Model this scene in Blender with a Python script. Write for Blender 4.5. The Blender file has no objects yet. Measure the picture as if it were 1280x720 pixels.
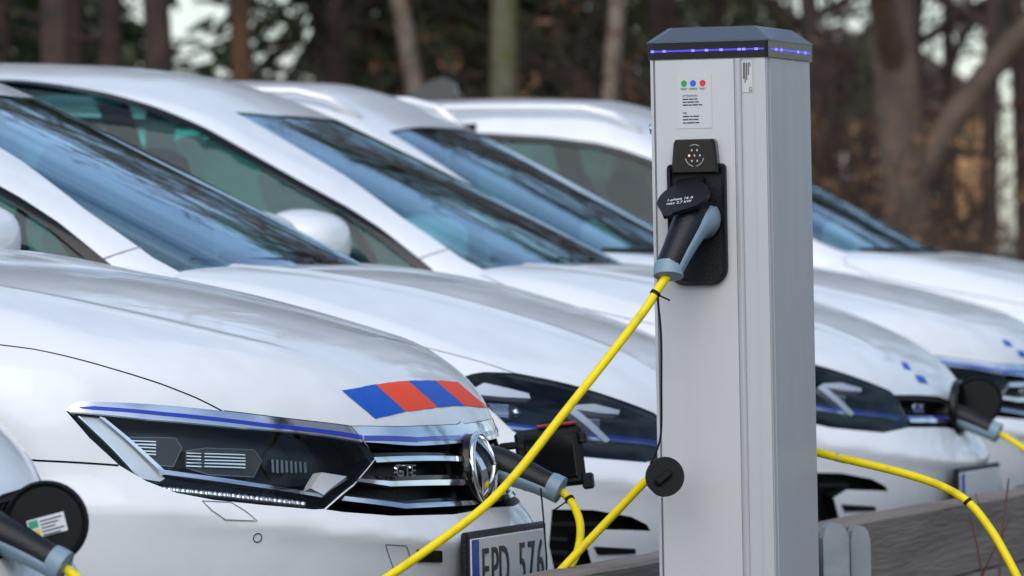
# Row of white plug-in cars at a charging pillar, wood behind.
import bpy, math, random
import numpy as np
from mathutils import Vector, Matrix
from mathutils.geometry import delaunay_2d_cdt

random.seed(7)
RNG = np.random.default_rng(7)
SC = bpy.context.scene
COL = SC.collection

# ------------------------------------------------------------------ camera
cam_d = bpy.data.cameras.new('camera')
cam_d.sensor_width = 36.0
cam_d.lens = 227.25                       # long lens, about ten metres from the first car
cam_d.clip_start = 0.5
cam_d.clip_end = 3000.0
cam = bpy.data.objects.new('camera', cam_d)
COL.objects.link(cam)
ROLL = 0.0185
_fw = Vector((0, 1, 4.0/8080)).normalized()
_rt = Vector((math.cos(ROLL), 0, -math.sin(ROLL)))
_up = _rt.cross(_fw).normalized()
_rt = _fw.cross(_up)
cam.matrix_world = Matrix(((_rt.x, _up.x, -_fw.x, 0.0), (_rt.y, _up.y, -_fw.y, 0.0), (_rt.z, _up.z, -_fw.z, 0.93), (0, 0, 0, 1)))
cam_d.dof.use_dof = True
cam_d.dof.focus_distance = 11.05
cam_d.dof.aperture_fstop = 9.5
SC.camera = cam

# ------------------------------------------------------------------ sky and sun
SUN_EL, SUN_AZ = math.radians(42), math.radians(188)     # azimuth clockwise from +Y: behind the camera, to its left
world = bpy.data.worlds.new('World'); SC.world = world
world.use_nodes = True
wn, wl = world.node_tree.nodes, world.node_tree.links
wn.clear()
w_out = wn.new('ShaderNodeOutputWorld'); w_bg = wn.new('ShaderNodeBackground')
w_sky = wn.new('ShaderNodeTexSky'); w_sky.sky_type = 'NISHITA'; w_sky.sun_disc = False
w_sky.sun_elevation = SUN_EL; w_sky.sun_rotation = SUN_AZ
w_sky.air_density = 1.0; w_sky.dust_density = 1.0; w_sky.ozone_density = 1.6
w_tc = wn.new('ShaderNodeTexCoord')
w_map = wn.new('ShaderNodeMapping'); w_map.inputs['Scale'].default_value = (1, 1, 2.6)
w_nz = wn.new('ShaderNodeTexNoise'); w_nz.inputs['Scale'].default_value = 2.4; w_nz.inputs['Detail'].default_value = 6
w_rmp = wn.new('ShaderNodeValToRGB')
w_rmp.color_ramp.elements[0].position = .42; w_rmp.color_ramp.elements[0].color = (.0, .0, .0, 1)
w_rmp.color_ramp.elements[1].position = .70; w_rmp.color_ramp.elements[1].color = (.62, .62, .62, 1)
w_mix = wn.new('ShaderNodeMix'); w_mix.data_type = 'RGBA'
w_mix.inputs['B'].default_value = (7.2, 8.3, 10.0, 1)      # cloud white on the sky's own scale
wl.new(w_tc.outputs['Generated'], w_map.inputs['Vector']); wl.new(w_map.outputs['Vector'], w_nz.inputs['Vector'])
wl.new(w_nz.outputs['Fac'], w_rmp.inputs['Fac']); wl.new(w_rmp.outputs['Color'], w_mix.inputs['Factor'])
wl.new(w_sky.outputs['Color'], w_mix.inputs['A'])
wl.new(w_mix.outputs['Result'], w_bg.inputs['Color']); wl.new(w_bg.outputs['Background'], w_out.inputs['Surface'])
w_bg.inputs['Strength'].default_value = 0.13

sun_d = bpy.data.lights.new('sun', 'SUN'); sun_d.energy = 1.5; sun_d.angle = math.radians(60); sun_d.color = (1, .98, .955)
sun = bpy.data.objects.new('sun', sun_d); COL.objects.link(sun)
_sd = Vector((math.sin(SUN_AZ)*math.cos(SUN_EL), math.cos(SUN_AZ)*math.cos(SUN_EL), math.sin(SUN_EL)))
sun.rotation_euler = _sd.to_track_quat('Z', 'Y').to_euler()
sun.location = _sd*60

SC.render.engine = 'CYCLES'
SC.view_settings.view_transform = 'Standard'; SC.view_settings.look = 'None'
SC.view_settings.exposure = 0.22; SC.view_settings.gamma = 1.0; SC.view_settings.use_curve_mapping = False
SC.cycles.use_denoising = True
SC.cycles.max_bounces = 8; SC.cycles.transparent_max_bounces = 24
SC.cycles.caustics_reflective = False; SC.cycles.caustics_refractive = False
# ------------------------------------------------------------------ body shapes (numpy)
def pchip(pts):
    X = np.array([p[0] for p in pts], float); Y = np.array([p[1] for p in pts], float)
    h = np.diff(X); d = np.diff(Y) / h
    m = np.zeros_like(X); m[0] = d[0]; m[-1] = d[-1]
    for i in range(1, len(X) - 1):
        if d[i-1] * d[i] > 0:
            w1 = 2*h[i] + h[i-1]; w2 = h[i] + 2*h[i-1]
            m[i] = (w1 + w2) / (w1/d[i-1] + w2/d[i])
    def ev(x):
        x = np.asarray(x, float); xc = np.clip(x, X[0], X[-1])
        i = np.clip(np.searchsorted(X, xc) - 1, 0, len(h) - 1)
        t = (xc - X[i]) / h[i]
        r = ((1+2*t)*(1-t)**2*Y[i] + t*(1-t)**2*h[i]*m[i] + t*t*(3-2*t)*Y[i+1] + t*t*(t-1)*h[i]*m[i+1])
        return r + np.where(x < X[0], (x - X[0])*m[0], 0) + np.where(x > X[-1], (x - X[-1])*m[-1], 0)
    return ev

def smax(a, b, k):
    h = np.maximum(k - np.abs(a - b), 0.0)
    return np.maximum(a, b) + h*h/(4*k)

def sstep(t):
    t = np.clip(t, 0, 1); return t*t*(3-2*t)

class Solid:
    """half-car solid given by an implicit function; drawn on with capsule coordinates (u along, v around)"""
    def __init__(s, fn, xf, zs, R0=0.6, tmax=2.0):
        s.fn, s.xf, s.zs, s.R0, s.tmax = fn, xf, zs, R0, tmax
    def f(s, P):
        return s.fn(P[:, 0], np.abs(P[:, 1]), P[:, 2])
    def ray(s, u, v):
        u = np.asarray(u, float); th = np.asarray(v, float) / s.R0
        ph = np.clip(u, 0, None) / s.R0
        O = np.stack([s.xf + np.minimum(u, 0), np.zeros_like(u), np.full_like(u, s.zs)], 1)
        D = np.stack([np.sin(ph), -np.cos(ph)*np.cos(th), np.cos(ph)*np.sin(th)], 1)
        return O, D
    def surf(s, uv):
        uv = np.asarray(uv, float)
        O, D = s.ray(uv[:, 0], uv[:, 1])
        lo = np.zeros(len(uv)); hi = np.full(len(uv), s.tmax)
        for _ in range(44):
            mid = (lo + hi)/2
            ins = s.f(O + D*mid[:, None]) < 0
            lo = np.where(ins, mid, lo); hi = np.where(ins, hi, mid)
        return O + D*((lo + hi)/2)[:, None]
    def inv(s, P):
        P = np.asarray(P, float)
        dx = P[:, 0] - s.xf; y = np.abs(P[:, 1]); dz = P[:, 2] - s.zs
        r = np.hypot(y, dz)
        u = np.where(dx <= 0, dx, np.arctan2(dx, r)*s.R0)
        return np.stack([u, np.arctan2(dz, y)*s.R0], 1)
    def normal(s, P, e=0.002):
        g = np.stack([s.f(P + e*np.eye(3)[i]) - s.f(P - e*np.eye(3)[i]) for i in range(3)], 1)
        return g / (np.linalg.norm(g, axis=1, keepdims=True) + 1e-12)
    def hit(s, O, D, t0, t1, n=700):
        """first hit of rays O+tD (D unit)"""
        out = []
        for o, d in zip(O, D):
            t = np.linspace(t0, t1, n); fv = s.f(o + d*t[:, None])
            k = np.nonzero(fv < 0)[0]
            if len(k) == 0:
                out.append(o + d*t[np.argmin(fv)]); continue
            a, b = t[max(k[0]-1, 0)], t[k[0]]
            for _ in range(40):
                m = (a+b)/2
                if s.f((o + d*m)[None])[0] < 0: b = m
                else: a = m
            out.append(o + d*(a+b)/2)
        return np.array(out)

def make_lower(p):
    Hc, Wp, n0, zp = pchip(p['Hc']), pchip(p['Wp']), pchip(p['n0']), pchip(p['zp'])
    cr, yc = pchip(p['crown']), pchip(p['crease'])
    def fn(x, y, z):
        w = 0.012
        e = (y - yc(x))/w
        ridge = w*np.logaddexp(0, np.clip(e, -50, 50)) * p['flank']
        e2 = (y - yc(x) + .10)/.03
        H = Hc(x) - cr(x)*(y/.75)**2 - ridge + .006*np.exp(-e2*e2)*sstep((-.1-x)/.3)
        zc = p['line'] + .02*(x + 1)
        d = zc - z
        swage = .013*sstep(d/.008)*np.exp(-np.clip(d, 0, 9)/.07)*sstep((-.62 - x)/.35)
        W = Wp(x) + zp(z) - swage
        zz = z - .05*np.clip(y/.6, 0, 1.3)**2
        N = n0(zz) - p['bow']*np.abs(y)**p['bexp']
        a = smax(z - H, y - W, p['kHW'])
        a = smax(a, x - N, p['kN'])
        a = smax(a, -(x + p['L']) + .12*(z-.6)**2*3 - .0 + .25*y*y, .12)
        return smax(a, .2 - z, .05)
    return Solid(fn, p['xf'], .52)

def make_upper(p):
    Rc, T, Tx, xc = pchip(p['R']), pchip(p['T']), pchip(p['Tx']), pchip(p['xc'])
    def fn(x, y, z):
        a = smax(z - (Rc(x) - .055*(y/.6)**2 - .02*(y/.6)**4), y - T(z) - Tx(x), .07)
        a = smax(a, (x - (xc(z) - p['wb']*y*y - p['w6']*y**6))*.5, .035)
        rear = -(x - (p['rx'] + p['rs']*(z - 1.0) + .25*y*y))
        a = smax(a, rear*.8, .06)
        return smax(a, .86 - z, .02)
    return Solid(fn, p['uxf'], .93, tmax=2.4)

PASSAT = dict(
    Hc=[(-5.0,.98),(-3.5,1.02),(-1.6,1.042),(-1.25,1.038),(-.936,1.002),(-.712,.966),(-.52,.922),(-.337,.87),(-.25,.843),(-.1,.79),(0,.745),(.1,.69)],
    Wp=[(-5.0,.74),(-4.7,.84),(-3.9,.90),(-2.6,.915),(-1.5,.91),(-.9,.895),(-.53,.868),(0,.83)],
    zp=[(.15,-.07),(.3,-.03),(.5,0),(.66,.002),(.78,-.006),(.86,-.03),(.93,-.07),(1.02,-.14)],
    n0=[(.15,-.16),(.25,-.075),(.36,-.03),(.45,-.006),(.482,.004),(.492,-.001),(.53,-.030),(.56,-.048),(.62,-.058),(.70,-.085),(.76,-.12),(.85,-.2)],
    crown=[(-1.6,.01),(-1.1,.013),(-.7,.045),(-.3,.06),(0,.05)], crease=[(-1.6,.74),(-1.2,.72),(-.72,.66),(-.48,.60),(-.3,.53),(-.175,.42),(0,.30)], flank=.10,
    line=.80, bow=.70, bexp=2.6, kHW=.13, kN=.075, L=5.0, xf=-.95, uxf=-2.1,
    R=[(-4.95,1.21),(-4.6,1.43),(-4.0,1.51),(-3.2,1.562),(-2.6,1.57),(-2.2,1.553),(-1.9,1.508),(-1.5,1.405)],
    T=[(.85,.83),(.95,.815),(1.05,.785),(1.2,.735),(1.35,.67),(1.51,.605)], Tx=[(-5,-.12),(-4,-.03),(-2.5,0),(-1.8,-.01),(-1.3,-.05)],
    xc=[(.85,-.82),(.95,-1.0),(1.02,-1.13),(1.36,-1.76),(1.5,-2.05)], wb=.20, w6=.5, rx=-4.95, rs=.45)
GOLF = dict(
    Hc=[(-4.5,.98),(-3,1.02),(-1.4,1.006),(-1.1,1.003),(-.894,.990),(-.687,.955),(-.556,.92),(-.449,.886),(-.348,.85),(-.23,.80),(-.15,.758),(-.05,.695),(.05,.62)],
    Wp=[(-4.5,.72),(-4.2,.82),(-3.4,.88),(-2.2,.895),(-1.2,.885),(-.8,.872),(-.41,.845),(0,.80)],
    zp=[(.15,-.07),(.3,-.03),(.5,0),(.66,.002),(.78,-.006),(.86,-.03),(.93,-.07),(1.02,-.14)],
    n0=[(.15,-.14),(.25,-.07),(.36,-.028),(.45,-.006),(.482,.003),(.492,-.001),(.53,-.024),(.56,-.038),(.62,-.055),(.70,-.09),(.78,-.15),(.85,-.22)],
    crown=[(-1.6,.01),(-1.1,.013),(-.7,.045),(-.3,.06),(0,.05)], crease=[(-1.6,.66),(-1.1,.58),(-.6,.46),(-.3,.38),(0,.28)], flank=.08,
    line=.80, bow=.55, bexp=2.6, kHW=.13, kN=.075, L=4.5, xf=-.9, uxf=-2.0,
    R=[(-4.4,1.22),(-4.1,1.42),(-3.6,1.50),(-3.0,1.548),(-2.6,1.55),(-2.3,1.537),(-2.05,1.508),(-1.75,1.45),(-1.3,1.33)],
    T=[(.85,.83),(.95,.81),(1.05,.78),(1.2,.73),(1.35,.67),(1.5,.605)], Tx=[(-4.5,-.1),(-4,-.05),(-2.5,0),(-1.7,-.01),(-1.1,-.05)],
    xc=[(.85,-.70),(.95,-.88),(1.0,-.97),(1.36,-1.68),(1.55,-2.08)], wb=.20, w6=.5, rx=-4.42, rs=.6)
# outlines of the body details, metres in each car's own frame (x forward, y left, z up)
DRAW = {
    'P_band_top': [(-0.537,-0.842,0.742),(-0.525,-0.833,0.753),(-0.503,-0.819,0.756),(-0.395,-0.74,0.747),(-0.314,-0.662,0.734),(-0.229,-0.56,0.717),(-0.155,-0.436,0.7)],
    'P_lens_top': [(-0.53,-0.839,0.74),(-0.418,-0.768,0.724),(-0.292,-0.648,0.705),(-0.196,-0.523,0.69),(-0.138,-0.419,0.672)],
    'P_lens_rest': [(-0.123,-0.398,0.646),(-0.145,-0.462,0.601),(-0.172,-0.553,0.561),(-0.183,-0.574,0.561),(-0.248,-0.653,0.572),(-0.315,-0.722,0.584),(-0.368,-0.764,0.598),(-0.412,-0.79,0.619),(-0.454,-0.809,0.647),(-0.499,-0.832,0.695)],
    'P_blue': [(-0.517,-0.83,0.747),(-0.495,-0.817,0.748),(-0.394,-0.744,0.735),(-0.26,-0.606,0.711),(-0.168,-0.469,0.692),(-0.142,-0.419,0.684),(-0.14,-0.42,0.677),(-0.167,-0.473,0.685),(-0.26,-0.609,0.705),(-0.394,-0.746,0.729),(-0.494,-0.818,0.742),(-0.513,-0.829,0.745)],
    'P_gband_top': [(-0.155,-0.437,0.7),(-0.104,-0.281,0.695),(-0.082,-0.048,0.692),(-0.087,0,0.695)],
    'P_gband_bot': [(-0.07,0,0.658),(-0.069,-0.043,0.659),(-0.088,-0.263,0.661),(-0.138,-0.419,0.672)],
    'P_gblue': [(-0.14,-0.416,0.683),(-0.091,-0.251,0.675),(-0.074,-0.027,0.672),(-0.077,0,0.675),(-0.073,0,0.666),(-0.071,-0.039,0.664),(-0.089,-0.257,0.667),(-0.139,-0.42,0.674)],
    'P_grille': [(-0.136,-0.416,0.669),(-0.088,-0.265,0.658),(-0.068,-0.046,0.656),(-0.07,0,0.656),(-0.038,0,0.541),(-0.042,-0.199,0.537),(-0.091,-0.41,0.543),(-0.147,-0.518,0.554),(-0.169,-0.551,0.56),(-0.144,-0.463,0.598),(-0.122,-0.398,0.644)],
    'P_bar1': [(-0.126,-0.407,0.645),(-0.062,-0.064,0.635),(-0.062,0,0.634),(-0.06,0,0.627),(-0.06,-0.071,0.627),(-0.122,-0.402,0.636)],
    'P_bar2': [(-0.141,-0.452,0.61),(-0.106,-0.371,0.602),(-0.054,-0.062,0.594),(-0.055,0,0.593),(-0.054,0,0.585),(-0.053,-0.067,0.584),(-0.105,-0.374,0.593),(-0.143,-0.456,0.605)],
    'P_bar3': [(-0.153,-0.494,0.58),(-0.086,-0.351,0.561),(-0.047,-0.06,0.556),(-0.048,0,0.557),(-0.043,0,0.549),(-0.043,-0.075,0.548),(-0.083,-0.362,0.553),(-0.155,-0.507,0.573)],
    'P_badge': [(-0.109,-0.37,0.628),(-0.089,-0.307,0.626),(-0.088,-0.312,0.609),(-0.108,-0.373,0.611)],
    'P_gap': [(-0.663,-0.815,0.855),(-0.608,-0.805,0.847),(-0.541,-0.793,0.831),(-0.481,-0.771,0.812),(-0.404,-0.728,0.783),(-0.353,-0.693,0.758),(-0.316,-0.664,0.734)],
    'P_seam': [(-0.643,-0.879,0.663),(-0.575,-0.868,0.658),(-0.455,-0.81,0.647)],
    'P_washer': [(-0.331,-0.739,0.583),(-0.292,-0.7,0.579),(-0.27,-0.688,0.563),(-0.252,-0.679,0.546),(-0.296,-0.721,0.55),(-0.314,-0.735,0.566)],
    'P_sensor': [(-0.254,-0.673,0.517)],
    'P_tow': [(-0.091,-0.457,0.495),(-0.068,-0.409,0.491),(-0.066,-0.385,0.465),(-0.087,-0.421,0.448)],
    'P_lamp': [(-0.058,-0.379,0.483),(-0.034,-0.311,0.478),(-0.038,-0.299,0.458),(-0.062,-0.372,0.462)],
    'P_decal0': [(-0.18,-0.409,0.762),(-0.172,-0.406,0.755),(-0.165,-0.401,0.747),(-0.158,-0.395,0.74),(-0.151,-0.389,0.733),(-0.145,-0.382,0.726),(-0.139,-0.374,0.718),(-0.133,-0.365,0.711),(-0.176,-0.394,0.763),(-0.168,-0.391,0.756),(-0.161,-0.386,0.749),(-0.154,-0.381,0.741),(-0.147,-0.375,0.734),(-0.141,-0.368,0.727),(-0.135,-0.36,0.72),(-0.129,-0.351,0.713),(-0.172,-0.378,0.764),(-0.164,-0.375,0.757),(-0.157,-0.371,0.75),(-0.15,-0.366,0.743),(-0.144,-0.36,0.736),(-0.137,-0.353,0.728),(-0.131,-0.345,0.721),(-0.126,-0.337,0.714),(-0.168,-0.362,0.765),(-0.16,-0.359,0.758),(-0.153,-0.355,0.751),(-0.147,-0.35,0.744),(-0.14,-0.344,0.737),(-0.134,-0.338,0.73),(-0.128,-0.33,0.723),(-0.122,-0.321,0.715),(-0.164,-0.345,0.766),(-0.157,-0.342,0.759),(-0.15,-0.338,0.752),(-0.143,-0.333,0.745),(-0.137,-0.328,0.738),(-0.13,-0.321,0.731),(-0.125,-0.314,0.724),(-0.119,-0.306,0.717),(-0.161,-0.327,0.768),(-0.154,-0.324,0.761),(-0.147,-0.321,0.754),(-0.14,-0.316,0.747),(-0.133,-0.311,0.739),(-0.127,-0.305,0.732),(-0.121,-0.297,0.725),(-0.116,-0.289,0.718),(-0.158,-0.308,0.769),(-0.15,-0.305,0.762),(-0.144,-0.302,0.755),(-0.137,-0.298,0.748),(-0.131,-0.293,0.741),(-0.124,-0.287,0.734),(-0.119,-0.28,0.727),(-0.113,-0.272,0.72),(-0.155,-0.288,0.77),(-0.148,-0.286,0.763),(-0.141,-0.283,0.756),(-0.134,-0.279,0.749),(-0.128,-0.274,0.742),(-0.122,-0.268,0.735),(-0.116,-0.261,0.728),(-0.111,-0.253,0.721)],
    'P_decal1': [(-0.155,-0.288,0.77),(-0.148,-0.286,0.763),(-0.141,-0.283,0.756),(-0.134,-0.279,0.749),(-0.128,-0.274,0.742),(-0.122,-0.268,0.735),(-0.116,-0.261,0.728),(-0.111,-0.253,0.721),(-0.152,-0.269,0.77),(-0.145,-0.267,0.764),(-0.138,-0.264,0.757),(-0.131,-0.26,0.75),(-0.125,-0.255,0.743),(-0.119,-0.249,0.736),(-0.113,-0.242,0.729),(-0.108,-0.234,0.721),(-0.15,-0.249,0.771),(-0.142,-0.247,0.764),(-0.136,-0.244,0.757),(-0.129,-0.24,0.75),(-0.123,-0.235,0.743),(-0.117,-0.229,0.736),(-0.111,-0.222,0.729),(-0.105,-0.213,0.722),(-0.147,-0.229,0.772),(-0.14,-0.227,0.765),(-0.133,-0.223,0.758),(-0.127,-0.219,0.751),(-0.12,-0.214,0.744),(-0.114,-0.208,0.737),(-0.109,-0.2,0.73),(-0.103,-0.191,0.723),(-0.146,-0.207,0.772),(-0.138,-0.205,0.765),(-0.131,-0.202,0.758),(-0.125,-0.197,0.751),(-0.118,-0.192,0.744),(-0.112,-0.185,0.737),(-0.107,-0.178,0.73),(-0.102,-0.168,0.723),(-0.144,-0.184,0.773),(-0.137,-0.182,0.766),(-0.13,-0.179,0.759),(-0.123,-0.174,0.752),(-0.117,-0.169,0.745),(-0.111,-0.162,0.738),(-0.105,-0.154,0.731),(-0.1,-0.144,0.724),(-0.143,-0.16,0.773),(-0.135,-0.158,0.766),(-0.128,-0.155,0.759),(-0.122,-0.15,0.752),(-0.116,-0.144,0.745),(-0.11,-0.137,0.738),(-0.104,-0.128,0.731),(-0.099,-0.118,0.724),(-0.142,-0.135,0.773),(-0.134,-0.133,0.767),(-0.127,-0.129,0.76),(-0.121,-0.124,0.753),(-0.115,-0.118,0.746),(-0.109,-0.11,0.739),(-0.104,-0.101,0.732),(-0.099,-0.091,0.725)],
    'P_decal2': [(-0.142,-0.135,0.773),(-0.134,-0.133,0.767),(-0.127,-0.129,0.76),(-0.121,-0.124,0.753),(-0.115,-0.118,0.746),(-0.109,-0.11,0.739),(-0.104,-0.101,0.732),(-0.099,-0.091,0.725),(-0.14,-0.114,0.773),(-0.133,-0.112,0.766),(-0.126,-0.108,0.759),(-0.12,-0.103,0.753),(-0.114,-0.096,0.746),(-0.108,-0.088,0.739),(-0.103,-0.079,0.732),(-0.098,-0.068,0.725),(-0.139,-0.092,0.773),(-0.132,-0.09,0.766),(-0.125,-0.086,0.759),(-0.119,-0.081,0.752),(-0.113,-0.074,0.746),(-0.108,-0.066,0.739),(-0.103,-0.056,0.732),(-0.098,-0.045,0.725),(-0.139,-0.069,0.772),(-0.131,-0.067,0.766),(-0.125,-0.063,0.759),(-0.119,-0.057,0.752),(-0.113,-0.051,0.745),(-0.107,-0.042,0.738),(-0.102,-0.033,0.732),(-0.098,-0.021,0.725),(-0.138,-0.046,0.772),(-0.131,-0.044,0.765),(-0.124,-0.039,0.759),(-0.118,-0.034,0.752),(-0.113,-0.027,0.745),(-0.107,-0.018,0.738),(-0.102,-0.008,0.731),(-0.098,0.003,0.725),(-0.137,-0.022,0.772),(-0.13,-0.019,0.765),(-0.124,-0.015,0.758),(-0.118,-0.009,0.752),(-0.112,-0.002,0.745),(-0.107,0.006,0.738),(-0.102,0.016,0.731),(-0.098,0.027,0.725),(-0.137,0.002,0.771),(-0.13,0.005,0.765),(-0.124,0.009,0.758),(-0.118,0.015,0.751),(-0.112,0.022,0.745),(-0.107,0.031,0.738),(-0.102,0.041,0.731),(-0.098,0.052,0.724),(-0.137,0.027,0.771),(-0.13,0.03,0.764),(-0.124,0.034,0.758),(-0.118,0.04,0.751),(-0.112,0.047,0.745),(-0.107,0.056,0.738),(-0.102,0.066,0.731),(-0.098,0.078,0.724)],
    'P_decal3': [(-0.137,0.027,0.771),(-0.13,0.03,0.764),(-0.124,0.034,0.758),(-0.118,0.04,0.751),(-0.112,0.047,0.745),(-0.107,0.056,0.738),(-0.102,0.066,0.731),(-0.098,0.078,0.724),(-0.136,0.045,0.77),(-0.129,0.048,0.764),(-0.123,0.053,0.757),(-0.117,0.059,0.75),(-0.112,0.067,0.744),(-0.107,0.076,0.737),(-0.102,0.087,0.73),(-0.098,0.1,0.723),(-0.135,0.063,0.77),(-0.129,0.066,0.763),(-0.122,0.072,0.756),(-0.117,0.079,0.749),(-0.111,0.087,0.743),(-0.106,0.097,0.736),(-0.102,0.109,0.729),(-0.098,0.123,0.722),(-0.135,0.081,0.769),(-0.128,0.085,0.762),(-0.122,0.092,0.755),(-0.116,0.099,0.748),(-0.111,0.109,0.742),(-0.106,0.12,0.735),(-0.102,0.133,0.728),(-0.099,0.149,0.721),(-0.134,0.101,0.768),(-0.128,0.105,0.761),(-0.122,0.112,0.754),(-0.116,0.121,0.748),(-0.111,0.131,0.741),(-0.107,0.144,0.734),(-0.103,0.159,0.727),(-0.1,0.177,0.72),(-0.134,0.121,0.767),(-0.128,0.126,0.76),(-0.122,0.134,0.754),(-0.117,0.143,0.747),(-0.112,0.155,0.74),(-0.108,0.169,0.733),(-0.105,0.187,0.726),(-0.103,0.21,0.718),(-0.135,0.142,0.766),(-0.128,0.148,0.76),(-0.122,0.157,0.753),(-0.117,0.168,0.746),(-0.113,0.182,0.739),(-0.11,0.199,0.731),(-0.108,0.22,0.724),(-0.108,0.251,0.717),(-0.135,0.164,0.766),(-0.129,0.172,0.759),(-0.124,0.182,0.752),(-0.119,0.195,0.745),(-0.115,0.211,0.737),(-0.113,0.233,0.73),(-0.113,0.264,0.723),(-0.126,0.34,0.714)],
    'P_mark0': [(-0.159,-0.316,0.769),(-0.155,-0.322,0.763),(-0.151,-0.328,0.757),(-0.147,-0.332,0.751),(-0.154,-0.303,0.766),(-0.15,-0.309,0.761),(-0.146,-0.314,0.755),(-0.142,-0.318,0.749),(-0.149,-0.29,0.764),(-0.145,-0.295,0.758),(-0.141,-0.3,0.753),(-0.138,-0.304,0.747),(-0.144,-0.276,0.761),(-0.14,-0.281,0.756),(-0.137,-0.285,0.751),(-0.133,-0.288,0.745)],
    'P_mark1': [(-0.125,-0.272,0.738),(-0.121,-0.279,0.732),(-0.118,-0.284,0.725),(-0.115,-0.287,0.718),(-0.12,-0.256,0.736),(-0.117,-0.262,0.729),(-0.114,-0.267,0.723),(-0.111,-0.27,0.716),(-0.116,-0.239,0.733),(-0.113,-0.245,0.727),(-0.11,-0.249,0.721),(-0.107,-0.252,0.714),(-0.112,-0.222,0.731),(-0.109,-0.226,0.725),(-0.106,-0.23,0.719),(-0.103,-0.233,0.713)],
    'G_mark0': [(-0.143,-0.19,0.737),(-0.137,-0.205,0.731),(-0.132,-0.218,0.725),(-0.127,-0.229,0.72),(-0.141,-0.177,0.735),(-0.135,-0.191,0.73),(-0.129,-0.203,0.724),(-0.124,-0.214,0.718),(-0.138,-0.163,0.734),(-0.132,-0.176,0.728),(-0.127,-0.188,0.722),(-0.121,-0.199,0.716),(-0.136,-0.149,0.732),(-0.13,-0.162,0.726),(-0.124,-0.173,0.721),(-0.119,-0.183,0.715)],
    'G_mark1': [(-0.11,-0.187,0.705),(-0.105,-0.196,0.698),(-0.1,-0.203,0.692),(-0.096,-0.208,0.685),(-0.106,-0.165,0.702),(-0.101,-0.173,0.696),(-0.097,-0.179,0.69),(-0.092,-0.185,0.683),(-0.103,-0.142,0.7),(-0.098,-0.149,0.694),(-0.094,-0.155,0.688),(-0.09,-0.16,0.681),(-0.1,-0.118,0.697),(-0.096,-0.124,0.691),(-0.091,-0.129,0.685),(-0.087,-0.133,0.68)],
    'P_guide': [(-0.515,-0.833,0.736),(-0.483,-0.814,0.732),(-0.389,-0.76,0.634),(-0.383,-0.757,0.629),(-0.389,-0.766,0.625),(-0.421,-0.79,0.631)],
    'P_guide_line': [(-0.483,-0.814,0.732),(-0.477,-0.81,0.731),(-0.387,-0.757,0.639),(-0.178,-0.529,0.59),(-0.151,-0.47,0.613),(-0.148,-0.465,0.61),(-0.176,-0.53,0.585),(-0.39,-0.761,0.633)],
    'P_block': [(-0.192,-0.545,0.599),(-0.18,-0.519,0.624),(-0.15,-0.467,0.615),(-0.175,-0.526,0.588)],
    'P_ra0': [(-0.435,-0.789,0.691),(-0.396,-0.758,0.688),(-0.396,-0.758,0.686),(-0.433,-0.788,0.689)],
    'P_rb0': [(-0.328,-0.697,0.665),(-0.273,-0.638,0.661),(-0.273,-0.638,0.659),(-0.328,-0.697,0.663)],
    'P_rc0': [(-0.353,-0.721,0.667),(-0.333,-0.701,0.665),(-0.333,-0.702,0.664),(-0.353,-0.721,0.665)],
    'P_ra1': [(-0.432,-0.788,0.685),(-0.396,-0.758,0.683),(-0.396,-0.758,0.68),(-0.431,-0.787,0.683)],
    'P_rb1': [(-0.328,-0.698,0.66),(-0.273,-0.638,0.655),(-0.272,-0.639,0.653),(-0.328,-0.698,0.658)],
    'P_rc1': [(-0.353,-0.722,0.662),(-0.333,-0.702,0.66),(-0.333,-0.702,0.658),(-0.353,-0.722,0.66)],
    'P_ra2': [(-0.43,-0.787,0.68),(-0.396,-0.759,0.677),(-0.396,-0.759,0.675),(-0.429,-0.786,0.678)],
    'P_rb2': [(-0.328,-0.698,0.654),(-0.272,-0.639,0.65),(-0.272,-0.639,0.648),(-0.328,-0.698,0.652)],
    'P_rc2': [(-0.353,-0.722,0.656),(-0.333,-0.703,0.655),(-0.332,-0.703,0.653),(-0.353,-0.722,0.655)],
    'P_ra3': [(-0.428,-0.786,0.674),(-0.396,-0.759,0.671),(-0.396,-0.76,0.669),(-0.426,-0.785,0.672)],
    'P_rb3': [(-0.328,-0.699,0.649),(-0.272,-0.64,0.645),(-0.272,-0.64,0.642),(-0.328,-0.699,0.647)],
    'P_rc3': [(-0.353,-0.723,0.651),(-0.332,-0.703,0.649),(-0.332,-0.703,0.648),(-0.353,-0.723,0.649)],
    'P_ra4': [(-0.426,-0.785,0.669),(-0.396,-0.76,0.666),(-0.396,-0.76,0.664),(-0.424,-0.784,0.667)],
    'P_rb4': [(-0.328,-0.7,0.644),(-0.272,-0.64,0.639),(-0.272,-0.641,0.637),(-0.328,-0.7,0.642)],
    'P_rc4': [(-0.353,-0.724,0.646),(-0.332,-0.704,0.644),(-0.332,-0.704,0.642),(-0.353,-0.724,0.644)],
    'P_rd0': [(-0.238,-0.597,0.651),(-0.235,-0.593,0.65),(-0.234,-0.595,0.628),(-0.237,-0.599,0.629)],
    'P_rd1': [(-0.232,-0.589,0.65),(-0.229,-0.585,0.649),(-0.228,-0.588,0.627),(-0.231,-0.592,0.628)],
    'P_rd2': [(-0.226,-0.581,0.649),(-0.223,-0.577,0.648),(-0.222,-0.579,0.627),(-0.225,-0.584,0.628)],
    'P_rd3': [(-0.22,-0.573,0.648),(-0.217,-0.569,0.647),(-0.216,-0.571,0.627),(-0.219,-0.576,0.628)],
    'P_rd4': [(-0.214,-0.565,0.647),(-0.211,-0.561,0.647),(-0.21,-0.563,0.626),(-0.213,-0.567,0.627)],
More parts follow.
